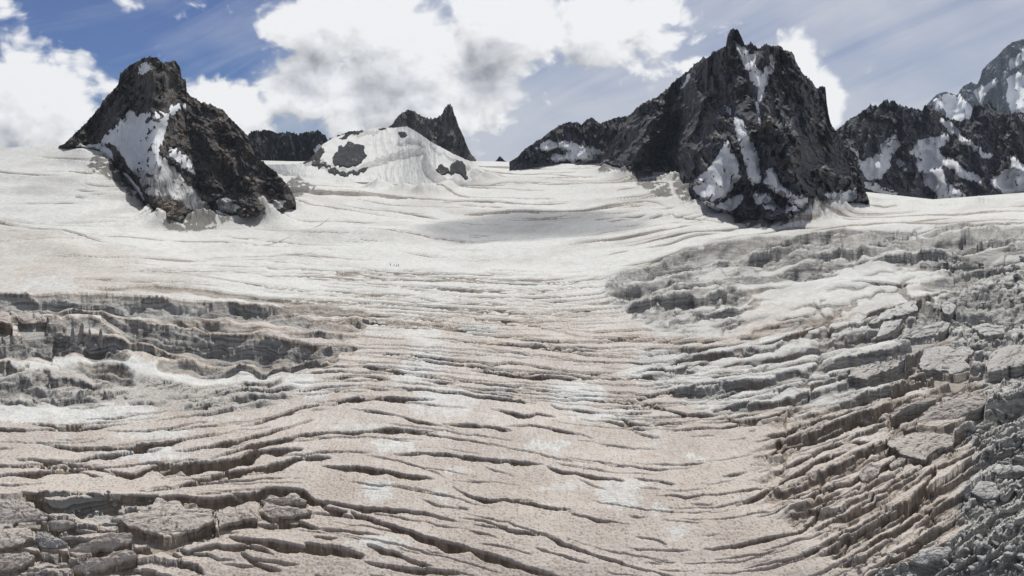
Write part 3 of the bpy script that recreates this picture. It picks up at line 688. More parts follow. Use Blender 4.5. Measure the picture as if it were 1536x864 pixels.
ROCKD = np.maximum.reduce([zone(p_, 3, 10) for p_ in ([(215,325),(245,336),(300,332),(330,330),(345,340),(300,346),(270,350),(240,342)], [(900,250),(1000,262),(985,268),(940,266),(890,258)],
    [(1005,268),(1030,262),(1045,300),(1060,312),(1030,306),(1015,290)], [(1080,318),(1140,330),(1220,326),(1252,322),(1240,330),(1150,342),(1105,334)], [(150,226),(168,240),(182,265),(200,285),(218,310),(200,300),(180,280),(150,262),(135,250)],
    [(425,285),(442,262),(470,280),(482,290),(455,292),(440,310),(430,322)], [(950,268),(1000,276),(1015,300),(985,296)])])
GREY = zone([(300, 330), (230, 345), (330, 350), (420, 330)], 3)
ICE = np.maximum(ICE, .5 * GREY) * (1 - .9 * RIM)
ROCKD = ROCKD * sstep(fbm(U / 14, V / 6, 4, 95, .6), -.35, .05)
Z += (ROCKD * (2.2 * fbm(U / 7, V / 3.2, 4, 96, .65, True) + .8)) * scale


def sheet_mesh(name, X, Y, Z, attrs=None, facemask=None, smooth=True, flip=False):
    nr, nc = X.shape
    idx = np.arange(nr * nc).reshape(nr, nc)
    a = idx[:-1, :-1]; b = idx[:-1, 1:]; c = idx[1:, 1:]; d = idx[1:, :-1]
    q = np.stack([a, d, c, b] if not flip else [a, b, c, d], -1).reshape(-1, 4)
    co = np.stack([X, Y, Z], -1).reshape(-1, 3).astype(np.float32)
    at = {k: v.reshape(-1).astype(np.float32) for k, v in (attrs or {}).items()}
    if facemask is not None:
        q = q[facemask.reshape(-1)]
        used = np.unique(q); remap = np.zeros(nr * nc, np.int64); remap[used] = np.arange(len(used))
        q = remap[q]; co = co[used]; at = {k: v[used] for k, v in at.items()}
    me = bpy.data.meshes.new(name)
    me.vertices.add(len(co)); me.vertices.foreach_set('co', co.ravel())
    me.loops.add(len(q) * 4); me.loops.foreach_set('vertex_index', q.ravel().astype(np.int32))
    me.polygons.add(len(q)); me.polygons.foreach_set('loop_start', np.arange(0, len(q) * 4, 4, dtype=np.int32))
    me.polygons.foreach_set('use_smooth', np.full(len(q), smooth, bool))
    me.update(calc_edges=True)
    for k, v in at.items():
        l = me.attributes.new(k, 'FLOAT', 'POINT'); l.data.foreach_set('value', v)
    return me


def link(name, me, mat, parent=None, label=None, cat=None, group=None, kind=None):
    o = bpy.data.objects.new(name, me); C.objects.link(o)
    if mat and me is not None and len(me.materials) == 0: me.materials.append(mat)
    if parent is not None: o.parent = parent
    for k, v in (('label', label), ('category', cat), ('group', group), ('kind', kind)):
        if v: o[k] = v
    return o

# ------------------------------------------------------------------ materials
def material(name):
    m = bpy.data.materials.new(name); m.use_nodes = True; t = NT(m.node_tree); t.n.clear()
    out = t.n.new('ShaderNodeOutputMaterial'); b = t.n.new('ShaderNodeBsdfPrincipled'); t.l.new(b.outputs[0], out.inputs[0])
    b.inputs['Specular IOR Level'].default_value = .25
    return m, t, b


def glacier_mat():
    m, t, b = material('glacier_surface')
    geo = t.n.new('ShaderNodeNewGeometry'); pos = geo.outputs['Position']
    nz = t.node('ShaderNodeSeparateXYZ', {0: geo.outputs['Normal']}).outputs[2]
    at = {k: t.node('ShaderNodeAttribute', attribute_name=k).outputs['Fac'] for k in ('dirt', 'ice', 'depth', 'rock', 'dust')}
    big = t.noise(pos, .03, 4, .6); mid = t.noise(pos, .28, 5, .62); fine = t.noise(pos, 2.2, 4, .65)
    run = t.noise(t.vec('MULTIPLY', pos, (1.1, .16, .3)), 1.0, 4, .6)        # melt runnels down the fall line
    cups = t.node('ShaderNodeTexVoronoi', {'Vector': t.vec('MULTIPLY', pos, (1, .8, 1)), 'Scale': 1.0, 'Randomness': .95}, voronoi_dimensions='2D', feature='F1')
    cupd = cups.outputs['Distance']
    # surface colour
    dirt = t.math('ADD', at['dirt'], t.math('MULTIPLY', t.math('SUBTRACT', mid, .5), .55))
    dirt = t.math('ADD', dirt, t.math('MULTIPLY', t.math('SUBTRACT', run, .5), 1.0), clamp=True)
    dirt = t.ss(dirt, .18, 1.0)
    clean = t.mix(t.ss(mid, .35, .7), rgb(.60, .605, .585), rgb(.48, .483, .46))
    dirty = t.mix(t.ss(big, .35, .65), rgb(.50, .45, .40), rgb(.415, .36, .315))
    surf = t.mix(dirt, clean, dirty)
    surf = t.mix(t.math('MULTIPLY', at['dust'], t.ss(run, .3, .65, .5, 1.3), clamp=True), surf, rgb(.34, .33, .305))
    grit = t.math('MULTIPLY', t.ss(cupd, .46, .16), t.ss(t.noise(t.vec('MULTIPLY', pos, (1.0, .35, .5)), .8, 3, .6), .42, .62))
    surf = t.mix(t.math('MULTIPLY', grit, t.math('MULTIPLY_ADD', at['dirt'], .62, .06)), surf, rgb(.17, .135, .105))
    riv = t.noise(t.vec('MULTIPLY', pos, (1.7, .10, .2)), 1.0, 3, .6, .25)
    surf = t.mix(t.math('MULTIPLY', t.ss(riv, .56, .70), t.math('MULTIPLY', at['dirt'], .35)), surf, rgb(.26, .215, .175))
    fg = t.ss(fine, .25, .75, .86, 1.08)
    surf = t.vec('SCALE', surf, scale=fg)
    # bare ice, grey with darker grime
    icec = t.mix(t.ss(mid, .3, .7), rgb(.19, .193, .19), rgb(.42, .415, .395))
    icec = t.mix(t.ss(fine, .5, .75), icec, rgb(.17, .165, .155))
    icef = t.math('MULTIPLY', at['ice'], t.ss(t.math('ADD', t.math('MULTIPLY', mid, .8), t.math('MULTIPLY', big, .4)), .38, .72, .35, .95))
    surf = t.mix(icef, surf, icec)
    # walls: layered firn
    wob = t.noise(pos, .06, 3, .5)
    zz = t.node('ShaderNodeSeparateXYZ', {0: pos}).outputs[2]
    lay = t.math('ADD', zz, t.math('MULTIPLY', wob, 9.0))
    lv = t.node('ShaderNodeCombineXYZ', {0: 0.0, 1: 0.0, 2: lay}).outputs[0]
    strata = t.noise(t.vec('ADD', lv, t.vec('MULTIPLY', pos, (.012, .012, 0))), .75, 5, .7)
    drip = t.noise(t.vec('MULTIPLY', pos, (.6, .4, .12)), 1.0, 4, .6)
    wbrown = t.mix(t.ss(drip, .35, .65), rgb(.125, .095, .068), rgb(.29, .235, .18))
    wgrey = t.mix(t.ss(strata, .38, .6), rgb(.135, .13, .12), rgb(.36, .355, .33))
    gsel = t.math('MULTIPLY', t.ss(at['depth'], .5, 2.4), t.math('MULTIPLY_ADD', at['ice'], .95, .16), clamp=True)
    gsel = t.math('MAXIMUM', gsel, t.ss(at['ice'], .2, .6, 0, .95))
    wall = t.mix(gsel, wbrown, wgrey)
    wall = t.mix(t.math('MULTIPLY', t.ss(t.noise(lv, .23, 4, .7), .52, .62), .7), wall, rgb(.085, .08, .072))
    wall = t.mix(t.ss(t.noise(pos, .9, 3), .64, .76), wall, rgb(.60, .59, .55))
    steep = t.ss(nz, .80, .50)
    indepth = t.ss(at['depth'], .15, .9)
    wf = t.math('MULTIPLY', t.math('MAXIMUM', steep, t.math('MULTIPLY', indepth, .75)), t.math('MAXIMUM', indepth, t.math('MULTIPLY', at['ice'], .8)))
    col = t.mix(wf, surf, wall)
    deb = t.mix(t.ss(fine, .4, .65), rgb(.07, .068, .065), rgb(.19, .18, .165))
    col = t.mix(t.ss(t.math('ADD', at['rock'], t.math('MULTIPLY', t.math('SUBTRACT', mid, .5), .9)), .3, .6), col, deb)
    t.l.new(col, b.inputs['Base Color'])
    b.inputs['Roughness'].default_value = .75
    # relief
    h = t.math('ADD', t.math('MULTIPLY', cupd, t.ss(big, .35, .6, .12, .34)), t.math('MULTIPLY', fine, .20))
    h = t.math('ADD', h, t.math('MULTIPLY', run, .45))
    h = t.math('ADD', h, t.math('MULTIPLY', t.math('MULTIPLY', mid, .9), t.math('MULTIPLY_ADD', at['ice'], 1.4, .25)))
    h = t.math('ADD', h, t.math('MULTIPLY', t.math('MULTIPLY', strata, wf), .8))
    bump = t.node('ShaderNodeBump', {'Strength': .8, 'Distance': .9, 'Height': h})
    t.l.new(bump.outputs[0], b.inputs['Normal'])
    return m


def rock_mat(name, base, warm, snowy=.5, scale=1.0, blue=None):
    m, t, b = material(name)
    geo = t.n.new('ShaderNodeNewGeometry'); pos = t.vec('SCALE', geo.outputs['Position'], scale=scale)
    nz = t.node('ShaderNodeSeparateXYZ', {0: geo.outputs['Normal']}).outputs[2]
    vert = t.noise(t.vec('MULTIPLY', pos, (.10, .10, .018)), 1.0, 7, .66, .15)
    mid = t.noise(pos, .05, 6, .6); fine = t.noise(pos, .35, 5, .7)
    vor = t.node('ShaderNodeTexVoronoi', {'Vector': t.vec('MULTIPLY', pos, (.16, .16, .06)), 'Scale': 1.0, 'Detail': 2.0}, feature='DISTANCE_TO_EDGE')
    crack = t.ss(vor.outputs['Distance'], 0.0, .06)
    base = tuple(c * 1.3 for c in base); warm = tuple(c * 1.6 for c in warm)
    d = tuple(c * .42 for c in base); l = tuple(min(1, c * 1.8) for c in base)
    c = t.mix(t.ss(vert, .32, .66), rgb(*d), rgb(*base))
    c = t.mix(t.ss(fine, .48, .72), c, rgb(*l))
    c = t.mix(t.math('MULTIPLY', t.ss(mid, .48, .68), .75), c, rgb(*warm))
    c = t.mix(t.math('MULTIPLY', t.math('SUBTRACT', 1.0, crack), .6), c, rgb(*[k * .3 for k in base]))
    # snow caught on ledges
    led = t.math('ADD', nz, t.math('MULTIPLY', t.math('SUBTRACT', fine, .5), 1.1))
    led = t.math('ADD', led, t.math('MULTIPLY', t.math('SUBTRACT', mid, .5), .9))
    sf = t.ss(led, 1.10 - .24 * snowy, 1.30 - .24 * snowy)
    c = t.mix(t.math('MULTIPLY', sf, .75), c, rgb(.60, .62, .65))
    t.l.new(c, b.inputs['Base Color']); b.inputs['Roughness'].default_value = .9
    b.inputs['Specular IOR Level'].default_value = .15
    h = t.math('ADD', t.math('MULTIPLY', vert, 5.0), t.math('ADD', t.math('MULTIPLY', fine, 1.5), t.math('MULTIPLY', crack, .9)))
    bump = t.node('ShaderNodeBump', {'Strength': 1.0, 'Distance': 1.0 / scale, 'Height': h}); t.l.new(bump.outputs[0], b.inputs['Normal'])
    return m


def snow_mat(name, col=(.76, .78, .80), dirt=.0, streak=False, fl=1.0):
    m, t, b = material(name)
    geo = t.n.new('ShaderNodeNewGeometry'); pos = geo.outputs['Position']
    n1 = t.noise(pos, .05, 5, .6); n2 = t.noise(pos, .6, 5, .65)
    flute = t.noise(t.vec('MULTIPLY', pos, (.35, .35, .03)), 1.0, 5, .62, .3)
    c = t.mix(t.ss(n1, .35, .7), rgb(*col), rgb(*[k * .86 for k in col]))
    gr = t.math('ADD', t.math('MULTIPLY', flute, .9), t.math('MULTIPLY', n1, .5))
    c = t.mix(t.ss(gr, .78 - dirt * .5, 1.0 - dirt * .5), c, rgb(.26, .255, .25) if streak else rgb(.50, .51, .53))
    c = t.mix(t.ss(n2, .68, .78), c, rgb(.34, .33, .33))
    t.l.new(c, b.inputs['Base Color']); b.inputs['Roughness'].default_value = .7
    h = t.math('ADD', t.math('MULTIPLY', flute, 3.0 * fl), t.math('MULTIPLY', n2, .8))
    bump = t.node('ShaderNodeBump', {'Strength': .7, 'Distance': 1.0, 'Height': h}); t.l.new(bump.outputs[0], b.inputs['Normal'])
    return m


M_GL = glacier_mat()
M_ROCK1 = rock_mat('dark_brown_rock', (.085, .078, .072), (.13, .10, .075), .35)
M_ROCK5 = rock_mat('blue_black_granite', (.088, .09, .10), (.135, .108, .082), .55)
M_ROCK2 = rock_mat('black_ridge_rock', (.034, .034, .038), (.045, .042, .04), .2)
M_ROCK3 = rock_mat('grey_tower_rock', (.15, .148, .142), (.17, .145, .12), .3)
M_ROCK7 = rock_mat('far_granite', (.07, .08, .095), (.08, .08, .08), 1.1, .35)
M_SNOW = snow_mat('mountain_snow')
M_DOME = snow_mat('dome_snow', (.57, .575, .56), 0, False, .3)
M_GICE = snow_mat('grey_cliff_ice', (.42, .42, .41), .3, True, .6)
M_DSNOW = snow_mat('grimy_snow', (.66, .66, .65), .35, True)

# ------------------------------------------------------------------ glacier object (with rows that run on behind its visible edge and under the viewer)
def hstack(a, b): return np.concatenate([a, b], 0)


back = []
for k in (3, 2, 1):
    db = 18.0 * k * k
    back.append((X[0] * (1 + db / Y[0]), Y[0] + db, Z[0] - .10 * db))
front = []
for v in (930, 960, 1000, 1060):
    vv_ = np.full(NC, float(v)); dd = Dgrid(ucol, vv_); a, c = ray(ucol, vv_)
    front.append((dd * a, dd, dd * c))
Xa = np.vstack([np.array([r[0] for r in back]), X, np.array([r[0] for r in front])])
Ya = np.vstack([np.array([r[1] for r in back]), Y, np.array([r[1] for r in front])])
Za = np.vstack([np.array([r[2] for r in back]), Z, np.array([r[2] for r in front])])
def ext(A, f): return np.vstack([np.repeat(A[:1], 3, 0), A, np.repeat(A[-1:] * f, 4, 0)])
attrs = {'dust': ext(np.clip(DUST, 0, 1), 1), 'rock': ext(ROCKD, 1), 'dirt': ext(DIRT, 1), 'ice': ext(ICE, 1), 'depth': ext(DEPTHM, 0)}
# widen the sheet far to the sides
def widen(A, l, r): return np.hstack([l, A, r])
lx = np.stack([Xa[:, 0] - q * (Ya[:, 0] + 200) * .25 for q in (3, 2, 1)], 1); rx = np.stack([Xa[:, -1] + q * (Ya[:, -1] + 200) * .25 for q in (1, 2, 3)], 1)
Xa = widen(Xa, lx, rx)
sm = lambda A, c: blur(np.repeat(A[:, c:c + 1], 3, 1), 0, 1, 6)
Ya = widen(Ya, sm(Ya, 0), sm(Ya, -1) if False else np.repeat(Ya[:, -1:], 3, 1)); Za = widen(Za, np.repeat(Za[:, :1], 3, 1), np.repeat(Za[:, -1:], 3, 1))
attrs = {k: widen(v, np.repeat(v[:, :1], 3, 1), np.repeat(v[:, -1:], 3, 1)) for k, v in attrs.items()}
gl = link('glacier', sheet_mesh('glacier', Xa, Ya, Za, attrs), M_GL, kind='structure',
          label='wide crevassed glacier with pinkish dusty snow and grey icefalls')
# unseen snow plane beneath everything, added for stray rays and bounce light
gx, gy = np.meshgrid(np.linspace(-9000, 9000, 13), np.linspace(11000, -3000, 13))
link('bounce_ground', sheet_mesh('bounce_ground', gx, gy, np.full(gx.shape, -330.0)), M_SNOW, kind='structure', label='unseen snow plane added beneath the glacier for bounce light')


def surf_point(px, py):
    """point of the finished glacier whose undisturbed surface lies at that photo pixel"""
    i = int(np.clip(np.searchsorted(ucol, px), 0, NC - 1)); j = int(np.clip((py - vtop[i]) / (912 - vtop[i]) * (NR - 1), 0, NR - 1))
    return float(X[j, i]), float(Y[j, i]), float(Z[j, i])


def seen_point(px, py):
    """nearest point of the finished glacier that projects to the photo pixel"""
    i = int(np.clip(np.searchsorted(ucol, px), 0, NC - 1))
    vv_ = V[:, i] - H[:, i]
    j = np.where((vv_[:-1] - py) * (vv_[1:] - py) <= 0)[0]
    j = int(j[-1]) if len(j) else int(np.argmin(abs(vv_ - py)))
    return float(X[j, i]), float(Y[j, i]), float(Z[j, i])

# ------------------------------------------------------------------ mountains
def mountain(name, top, base, mat, label, slope=58, dbase=None, jag=3.0, relief=1.0, fan=None, seed=0, patches=(), step_px=1.0, cat='mountain', lean=0.0, patch_names=None, smooth_rel=1.0, group=None, sharp=True, group_kind='structure'):
    tx = np.array([p[0] for p in top], float); ty = np.array([p[1] for p in top], float)
    bx = np.array([p[0] for p in base], float); by = np.array([p[1] for p in base], float)
    x0, x1 = min(tx[0], bx[0]), max(tx[-1], bx[-1])
    n = int((x1 - x0) / step_px) + 1
    uc = np.linspace(x0, x1, n)
    yt = np.interp(uc, tx, ty); yb = np.interp(uc, bx, by) + 1.5
    yb = yb + (0 if slope < 20 else 1) * (5.0 * fbm(uc / 15, uc * 0 + seed * 1.7, 4, 320 + seed, .6) - 1.0) * np.clip((yb - yt) / 40, 0, 1)
    env = np.clip((yb - yt) / 12, 0, 1)
    jn = fbm(uc / 9, uc * 0 + seed, 4, 300 + seed, .6, True); jn2 = np.abs(perlin(uc / 3.1, uc * 0 + 3.3, 310 + seed))
    sp_ = np.maximum(0, 1 - 3.2 * np.abs(perlin(uc / 6.3, uc * 0 + 7.7, 311 + seed))) ** 1.5
    yt = yt - (jn * jag * .6 + jn2 * jag * .55 + sp_ * jag * .4 - jag * .3) * env
    yt = np.minimum(yt, yb - .6)
    hmax = float((yb - yt).max())
    m = int(hmax / step_px) + 2
    s = np.linspace(0, 1, m)[:, None]
    u = np.repeat(uc[None, :], m, 0); v = yt[None, :] * (1 - s) + yb[None, :] * s
    db = (Dg(uc, yb - 1.5) if dbase is None else np.full(n, float(dbase)))
    db = blur(db[None, :].astype(np.float32), 12, 2, 0)[0]
    mpp = db[None, :] / F
    ybs = blur(yb[None, :].astype(np.float32), 14, 2, 0)[0]
    up = np.clip(ybs[None, :] - v, 0, None)                                 # pixels above the foot
    d = db[None, :] + up * mpp / math.tan(R(slope))
    # gullies and ribs: fan out from a summit, run down the face
    if fan: us, vs_, a, hh = fan; xi = us + (u - us) / (a + np.clip(v - vs_, 0, None) / hh)
    else: xi = u
    xi = xi + lean * v
    S = hmax
    wxx = .05 * S * fbm(u / (.35 * S), v / (.35 * S), 3, seed + 1); wyy = .08 * S * fbm(u / (.3 * S), v / (.3 * S), 3, seed + 7)
    r = np.zeros_like(u); amp = .11 * S; f = 1 / (.34 * S)
    for o in range(7):
        st = .34 if o < 3 else (.5 if o < 5 else .8)
        nn = perlin((xi + wxx * 1.0) * f + 5.1 * o, (v + wyy) * f * st + 2.7 * o, seed + 20 + o)
        r += amp * ((1 - 2.2 * np.abs(nn)) if o < 5 else nn * .8)
        f *= 1.95; amp *= .64 if o < 4 else .66
    if sharp:
        # main buttresses and gullies down the fall line
        wob_ = .07 * S * fbm(u / (.3 * S), v / (.22 * S), 3, seed + 13)
        for (wl, am) in ((.20, .085), (.085, .045)):
            q_ = perlin((xi + wob_) / (wl * S), (v + 2 * wyy) / (1.5 * S), seed + 50)
            r += am * S * (1 - 3.2 * np.abs(q_))
        for (cs, ca) in ((38., 11.0), (17., 6.5), (8., 3.0), (4., 1.2)):
            f1, f2, rid, rid2, ox, oy = voronoi((xi + wxx) / cs + .6 * perlin(u / 14, v / 14, seed + 3), (v + wyy) / (cs * 3.2) + .3 * perlin(u / 9, v / 12, seed + 4), seed + 40)
            r += ca * ((rid - .5) * 1.3 + ox * (rid2 - .5) * 2.2 + oy * .6)
    r *= relief
    _dbl = 0
    d = d - r * mpp * np.clip(up / 6, 0.0, 1)
    parts = []
    ax_, az_ = ray(u, v)
    # back of the mountain
    bk = []
    hgt = (yb - yt) * mpp[0]
    for k in (3, 2, 1):
        q = k / 3.0; dd = d[0] + hgt * q * 1.1 + .5; bk.append((d[0] * ax_[0] * (1 + (dd - d[0]) / d[0] * .9), dd, d[0] * az_[0] - hgt * q * 1.15))
    Xm = np.vstack([np.array([b_[0] for b_ in bk]), d * ax_]); Ym = np.vstack([np.array([b_[1] for b_ in bk]), d]); Zm = np.vstack([np.array([b_[2] for b_ in bk]), d * az_])
    # foot goes on below the ice
    ft = d[-1] + 6; Xm = np.vstack([Xm, (d[-1] * ax_[-1])[None] * 1.0]); Ym = np.vstack([Ym, ft[None]]); Zm = np.vstack([Zm, (d[-1] * az_[-1] - 40)[None]])
    root = link(name, sheet_mesh(name, Xm, Ym, Zm, smooth=False), mat, label=label, cat=cat, kind=group_kind, group=group)
    for i, pt in enumerate(patches):
        pname, poly, pmat, lift, plabel = pt[:5]; rad = pt[5] if len(pt) > 5 else 5
        wob = 4.0
        e_ = 9.0 * fbm(u / 12, v / 26, 5, seed + 60 + i, .62); e2_ = 12.0 * fbm(u / 9, v / 22, 5, seed + 80 + i, .62)
        k_ = min(1.0, (max(p_[0] for p_ in poly) - min(p_[0] for p_ in poly)) / 40.0)
        mk = inpoly(u + k_ * e_, v + k_ * e2_, poly).astype(np.float32)
        if mk.sum() < 4: continue
        mb = blur(mk, 1, 2)
        ds = blur(d.astype(np.float32), max(1, rad - 2), 2, max(1, rad - 2))
        if pmat in (M_SNOW, M_DSNOW, M_GICE):
            dd = ds - (lift * .95 * (blur(mk, 3, 2) - .35) * 2 + .8 * fbm(xi / 7, v / 26, 3, seed + 90)) * mpp * smooth_rel
        else:
            rr = fbm(u / 9, v / 13, 5, seed + 95, .6, True) * 3.2 + fbm(u / 3.5, v / 5, 3, seed + 97, .6) * 1.6
            dd = d - (lift * (mb - .42) * 2 + rr * mb) * mpp
        fm = (mb[:-1, :-1] > .22) & (mb[1:, 1:] > .22) & (mb[:-1, 1:] > .22) & (mb[1:, :-1] > .22)
        if not fm.any(): continue
        part = link(pname, sheet_mesh(pname, dd * ax_, dd, dd * az_, facemask=fm, smooth=pmat in (M_SNOW, M_DSNOW, M_GICE)), pmat, parent=root)
        if plabel: part['label'] = plabel
    return root


S_ = M_SNOW
# left peak
mountain('left_peak' if False else 'rock_peak',
    [(88,219),(97,216),(106,207),(115,199),(130,184),(140,172),(150,160),(158,146),(165,140),(172,134),(178,125),(180,112),(185,108),(193,100),(200,96),(208,93),(215,88),(226,86),(235,87),(243,94),(247,96),(256,93),(263,92),(269,99),(271,106),(272,117),(276,121),(279,120),(280,138),(288,147),(300,153),(312,156),(325,162),(334,166),(345,178),(360,193),(372,205),(377,222),(385,236),(398,247),(410,256),(424,270),(435,283),(441,296),(444,304)],
    [(88,220),(110,221),(130,223),(148,225),(165,236),(180,262),(200,281),(213,300),(222,322),(240,336),(270,334),(290,329),(310,331),(330,327),(360,329),(385,331),(405,323),(425,326),(436,316),(444,305)],
    M_ROCK1, 'dark brown rocky peak at the left, with a broad snow face streaked with grit', slope=47, jag=4.0, seed=11, fan=(245, 60, .9, 150.), relief=.85, step_px=.85,
    patches=[('snow_face', [(194,168),(208,173),(222,168),(243,171),(264,159),(278,154),(274,164),(257,175),(250,192),(240,223),(243,234),(255,250),(240,262),(215,262),(205,262),(188,248),(177,227),(170,216),(149,218),(149,213),(170,192),(184,175)], S_, 5.0, 'white upper snow face below the summit rocks', 7),
             ('snow_apron', [(205,250),(240,240),(246,236),(264,255),(295,289),(315,312),(318,326),(295,322),(271,302),(236,297),(215,288),(205,268)], M_DSNOW, 5.5, 'grey snow apron streaked with grit', 7),
             ('snow_patch', [(208,97),(222,96),(230,104),(208,114)], S_, 2.0, 'small snow patch just under the summit', 3),
             ('snow_patch', [(248,216),(257,220),(285,237),(290,262),(274,250),(257,232)], S_, 3.5, 'white snow tongue beside the grey apron', 5),
             ('snow_ledge', [(112,219),(150,214),(172,232),(168,243),(150,232),(128,224)], S_, 4, None, 3),
             ('snow_ledge', [(176,262),(192,258),(212,285),(216,302),(200,292)], S_, 4, None, 3),
             ('snow_ledge', [(262,322),(290,326),(300,318),(330,325),(372,331),(330,338),(280,342)], M_DSNOW, 4, None, 3),
             ('snow_patch', [(322,302),(345,300),(362,312),(350,318),(330,312)], M_DSNOW, 4, None, 4),
             ('snow_patch', [(400,312),(412,300),(430,302),(420,312)], M_DSNOW, 4, None, 4),
             ('snow_patch', [(318,310),(340,322),(372,329),(330,328)], S_, 4, None, 4),
             ('rock_step', [(222,296),(240,292),(262,297),(275,305),(280,320),(262,334),(240,334),(228,325)], M_ROCK1, 6, 'black rock step at the foot of the snow face', 3),
             ('rock_step', [(166,220),(176,216),(184,238),(195,250),(212,268),(214,276),(196,264),(180,252),(172,240)], M_ROCK1, 6, 'dark rock rib left of the snow face', 3),
             ('rock_outcrop', [(199,242),(206,238),(217,244),(216,250),(204,248)], M_ROCK1, 5, None, 3),
             ('rock_outcrop', [(256,268),(262,267),(264,274),(258,275)], M_ROCK1, 4, None, 3)])
# black ridge behind
mountain('rock_ridge', [(368,206),(375,201),(382,196),(390,198),(399,195),(406,197),(415,201),(425,199),(437,199),(448,203),(455,199),(465,199),(478,196),(486,203),(492,210),(502,207),(515,202),(524,198),(545,197)],
    [(368,246),(400,249),(440,251),(456,248),(470,240),(490,236),(545,225)], M_ROCK2, 'black jagged rock ridge between the left peak and the snow dome', slope=58, dbase=1900, jag=4.5, seed=23, relief=.9, cat='ridge',
    patches=[('snow_patch', [(470,228),(480,214),(490,222),(484,236)], S_, 2, None, 2), ('snow_patch', [(425,212),(430,214),(428,218)], S_, 2, None, 2)])
# snow dome
mountain('snow_dome', [(372,248),(400,247),(430,247),(445,246),(455,244),(465,238),(475,228),(485,216),(500,207),(520,201),(545,196),(565,192),(590,192),(610,190),(618,194),(628,200),(650,215),(680,231),(700,240),(715,246),(726,256),(735,264)],
    [(372,250),(400,254),(430,262),(450,266),(480,269),(520,271),(560,272),(600,276),(630,284),(650,291),(670,291),(690,282),(708,272),(735,266)], M_DOME, 'rounded snow dome banded with grey ice cliffs, below the leaning rock tower', slope=15, jag=1.2, seed=31, relief=.38, sharp=False, cat='snow dome',
    patches=[('rock_outcrop', [(498,240),(503,230),(506,221),(514,219),(520,213),(528,216),(534,212),(541,219),(547,221),(545,230),(550,236),(543,241),(540,247),(530,246),(524,252),(515,247),(506,248)], M_ROCK2, 5, 'black oval rock outcrop on the dome', 3),
             ('rock_outcrop', [(650,254),(660,248),(675,256),(678,262),(662,262)], M_ROCK2, 4, None, 3),
             ('rock_outcrop', [(676,262),(678,244),(688,240),(698,246),(700,262),(704,268),(694,268),(690,258)], M_ROCK2, 4.5, 'hooked black outcrop near the right foot of the dome', 3),
             ('rock_outcrop', [(505,207),(520,200),(548,195),(545,199),(522,206)], M_ROCK2, 3, None, 2), ('rock_outcrop', [(565,193),(580,190),(578,195)], M_ROCK2, 3, None, 2), ('rock_outcrop', [(455,238),(470,226),(482,220),(488,228),(476,238),(462,246)], M_ROCK2, 4, None, 2),
             ('rock_outcrop', [(640,286),(655,280),(676,284),(668,292),(650,293)], M_ROCK2, 4, None, 2), ('rock_outcrop', [(596,200),(606,196),(612,204),(602,208)], M_ROCK2, 3, None, 2),
             ('rock_band', [(452,244),(466,236),(482,240),(500,250),(524,258),(548,250),(560,247),(545,257),(520,265),(495,259),(476,248)], M_ROCK2, 4, 'dark rock band running from the black ridge under the oval outcrop', 2),
             ('ice_cliff', [(455,246),(468,238),(488,242),(508,252),(520,256),(545,246),(575,235),(600,226),(635,222),(640,234),(625,236),(600,238),(570,246),(540,256),(512,262),(480,250)], M_GICE, 4.5, 'grey banded ice cliff curving across the dome', 3),
             ('ice_cliff', [(640,232),(650,250),(668,268),(690,270),(700,276),(680,288),(664,288),(650,274),(634,258),(632,240)], M_GICE, 4, None, 3),
             ('ice_cliff', [(592,217),(610,208),(628,211),(642,220),(640,224),(620,216),(600,219)], M_GICE, 3.5, None, 3),
             ('ice_cliff', [(520,203),(545,197),(570,194),(566,200),(545,202),(528,206)], M_GICE, 2.5, None, 2),
             ('ice_cliff', [(708,252),(724,256),(728,266),(712,272),(704,264)], M_GICE, 3.5, None, 2),
             ('ice_cliff', [(640,214),(655,222),(672,232),(690,242),(706,252),(700,254),(680,244),(660,232),(644,222)], M_GICE, 2.5, None, 2)])
mountain('rock_tower', [(578,196),(584,192),(590,184),(597,175),(604,170),(612,165),(618,167),(625,170),(633,176),(641,178),(650,179),(660,176),(664,170),(667,163),(671,158),(675,157),(679,162),(681,172),(686,184),(691,196),(697,210),(703,226),(709,234),(714,240)],
    [(578,200),(600,210),(640,235),(680,250),(714,246)], M_ROCK3, 'grey pinnacled rock crest with a slender leaning tower, behind the snow dome', slope=58, dbase=2000, jag=4.2, seed=43, relief=.8, cat='rock tower')
mountain('rock_point', [(741,243),(745,240),(748,236),(750,234),(753,237),(757,241),(761,243)], [(741,245),(761,245)], M_ROCK2, 'tiny dark rock point standing on the snow saddle', slope=60, dbase=1900, jag=.6, seed=47, cat='rock', step_px=.8)
# low ridge right of the saddle
mountain('rock_ridge', [(764,243),(770,240),(776,236),(780,231),(790,222),(797,218),(805,212),(815,206),(825,198),(832,194),(838,189),(850,184),(865,184),(872,188),(878,181),(887,177),(892,180),(900,186),(912,181),(925,177),(935,176),(948,172),(975,150)],
    [(764,245),(800,247),(840,246),(880,245),(920,246),(975,246)], M_ROCK5, 'long dark rock ridge with a snow shelf, right of the saddle', slope=52, dbase=1600, jag=3.0, seed=53, relief=.9, cat='ridge',
    patches=[('snow_shelf', [(806,214),(812,214),(831,209),(850,214),(870,218),(884,219),(898,223),(903,232),(895,240),(850,242),(831,242),(814,240),(839,232),(859,224),(837,223),(817,228)], S_, 5, 'broad snow shelf under the crest', 4),
             ('snow_patch', [(928,196),(932,182),(936,184),(933,206),(930,210)], S_, 2, None, 2), ('snow_patch', [(800,222),(806,220),(806,226)], S_, 2, None, 2)])
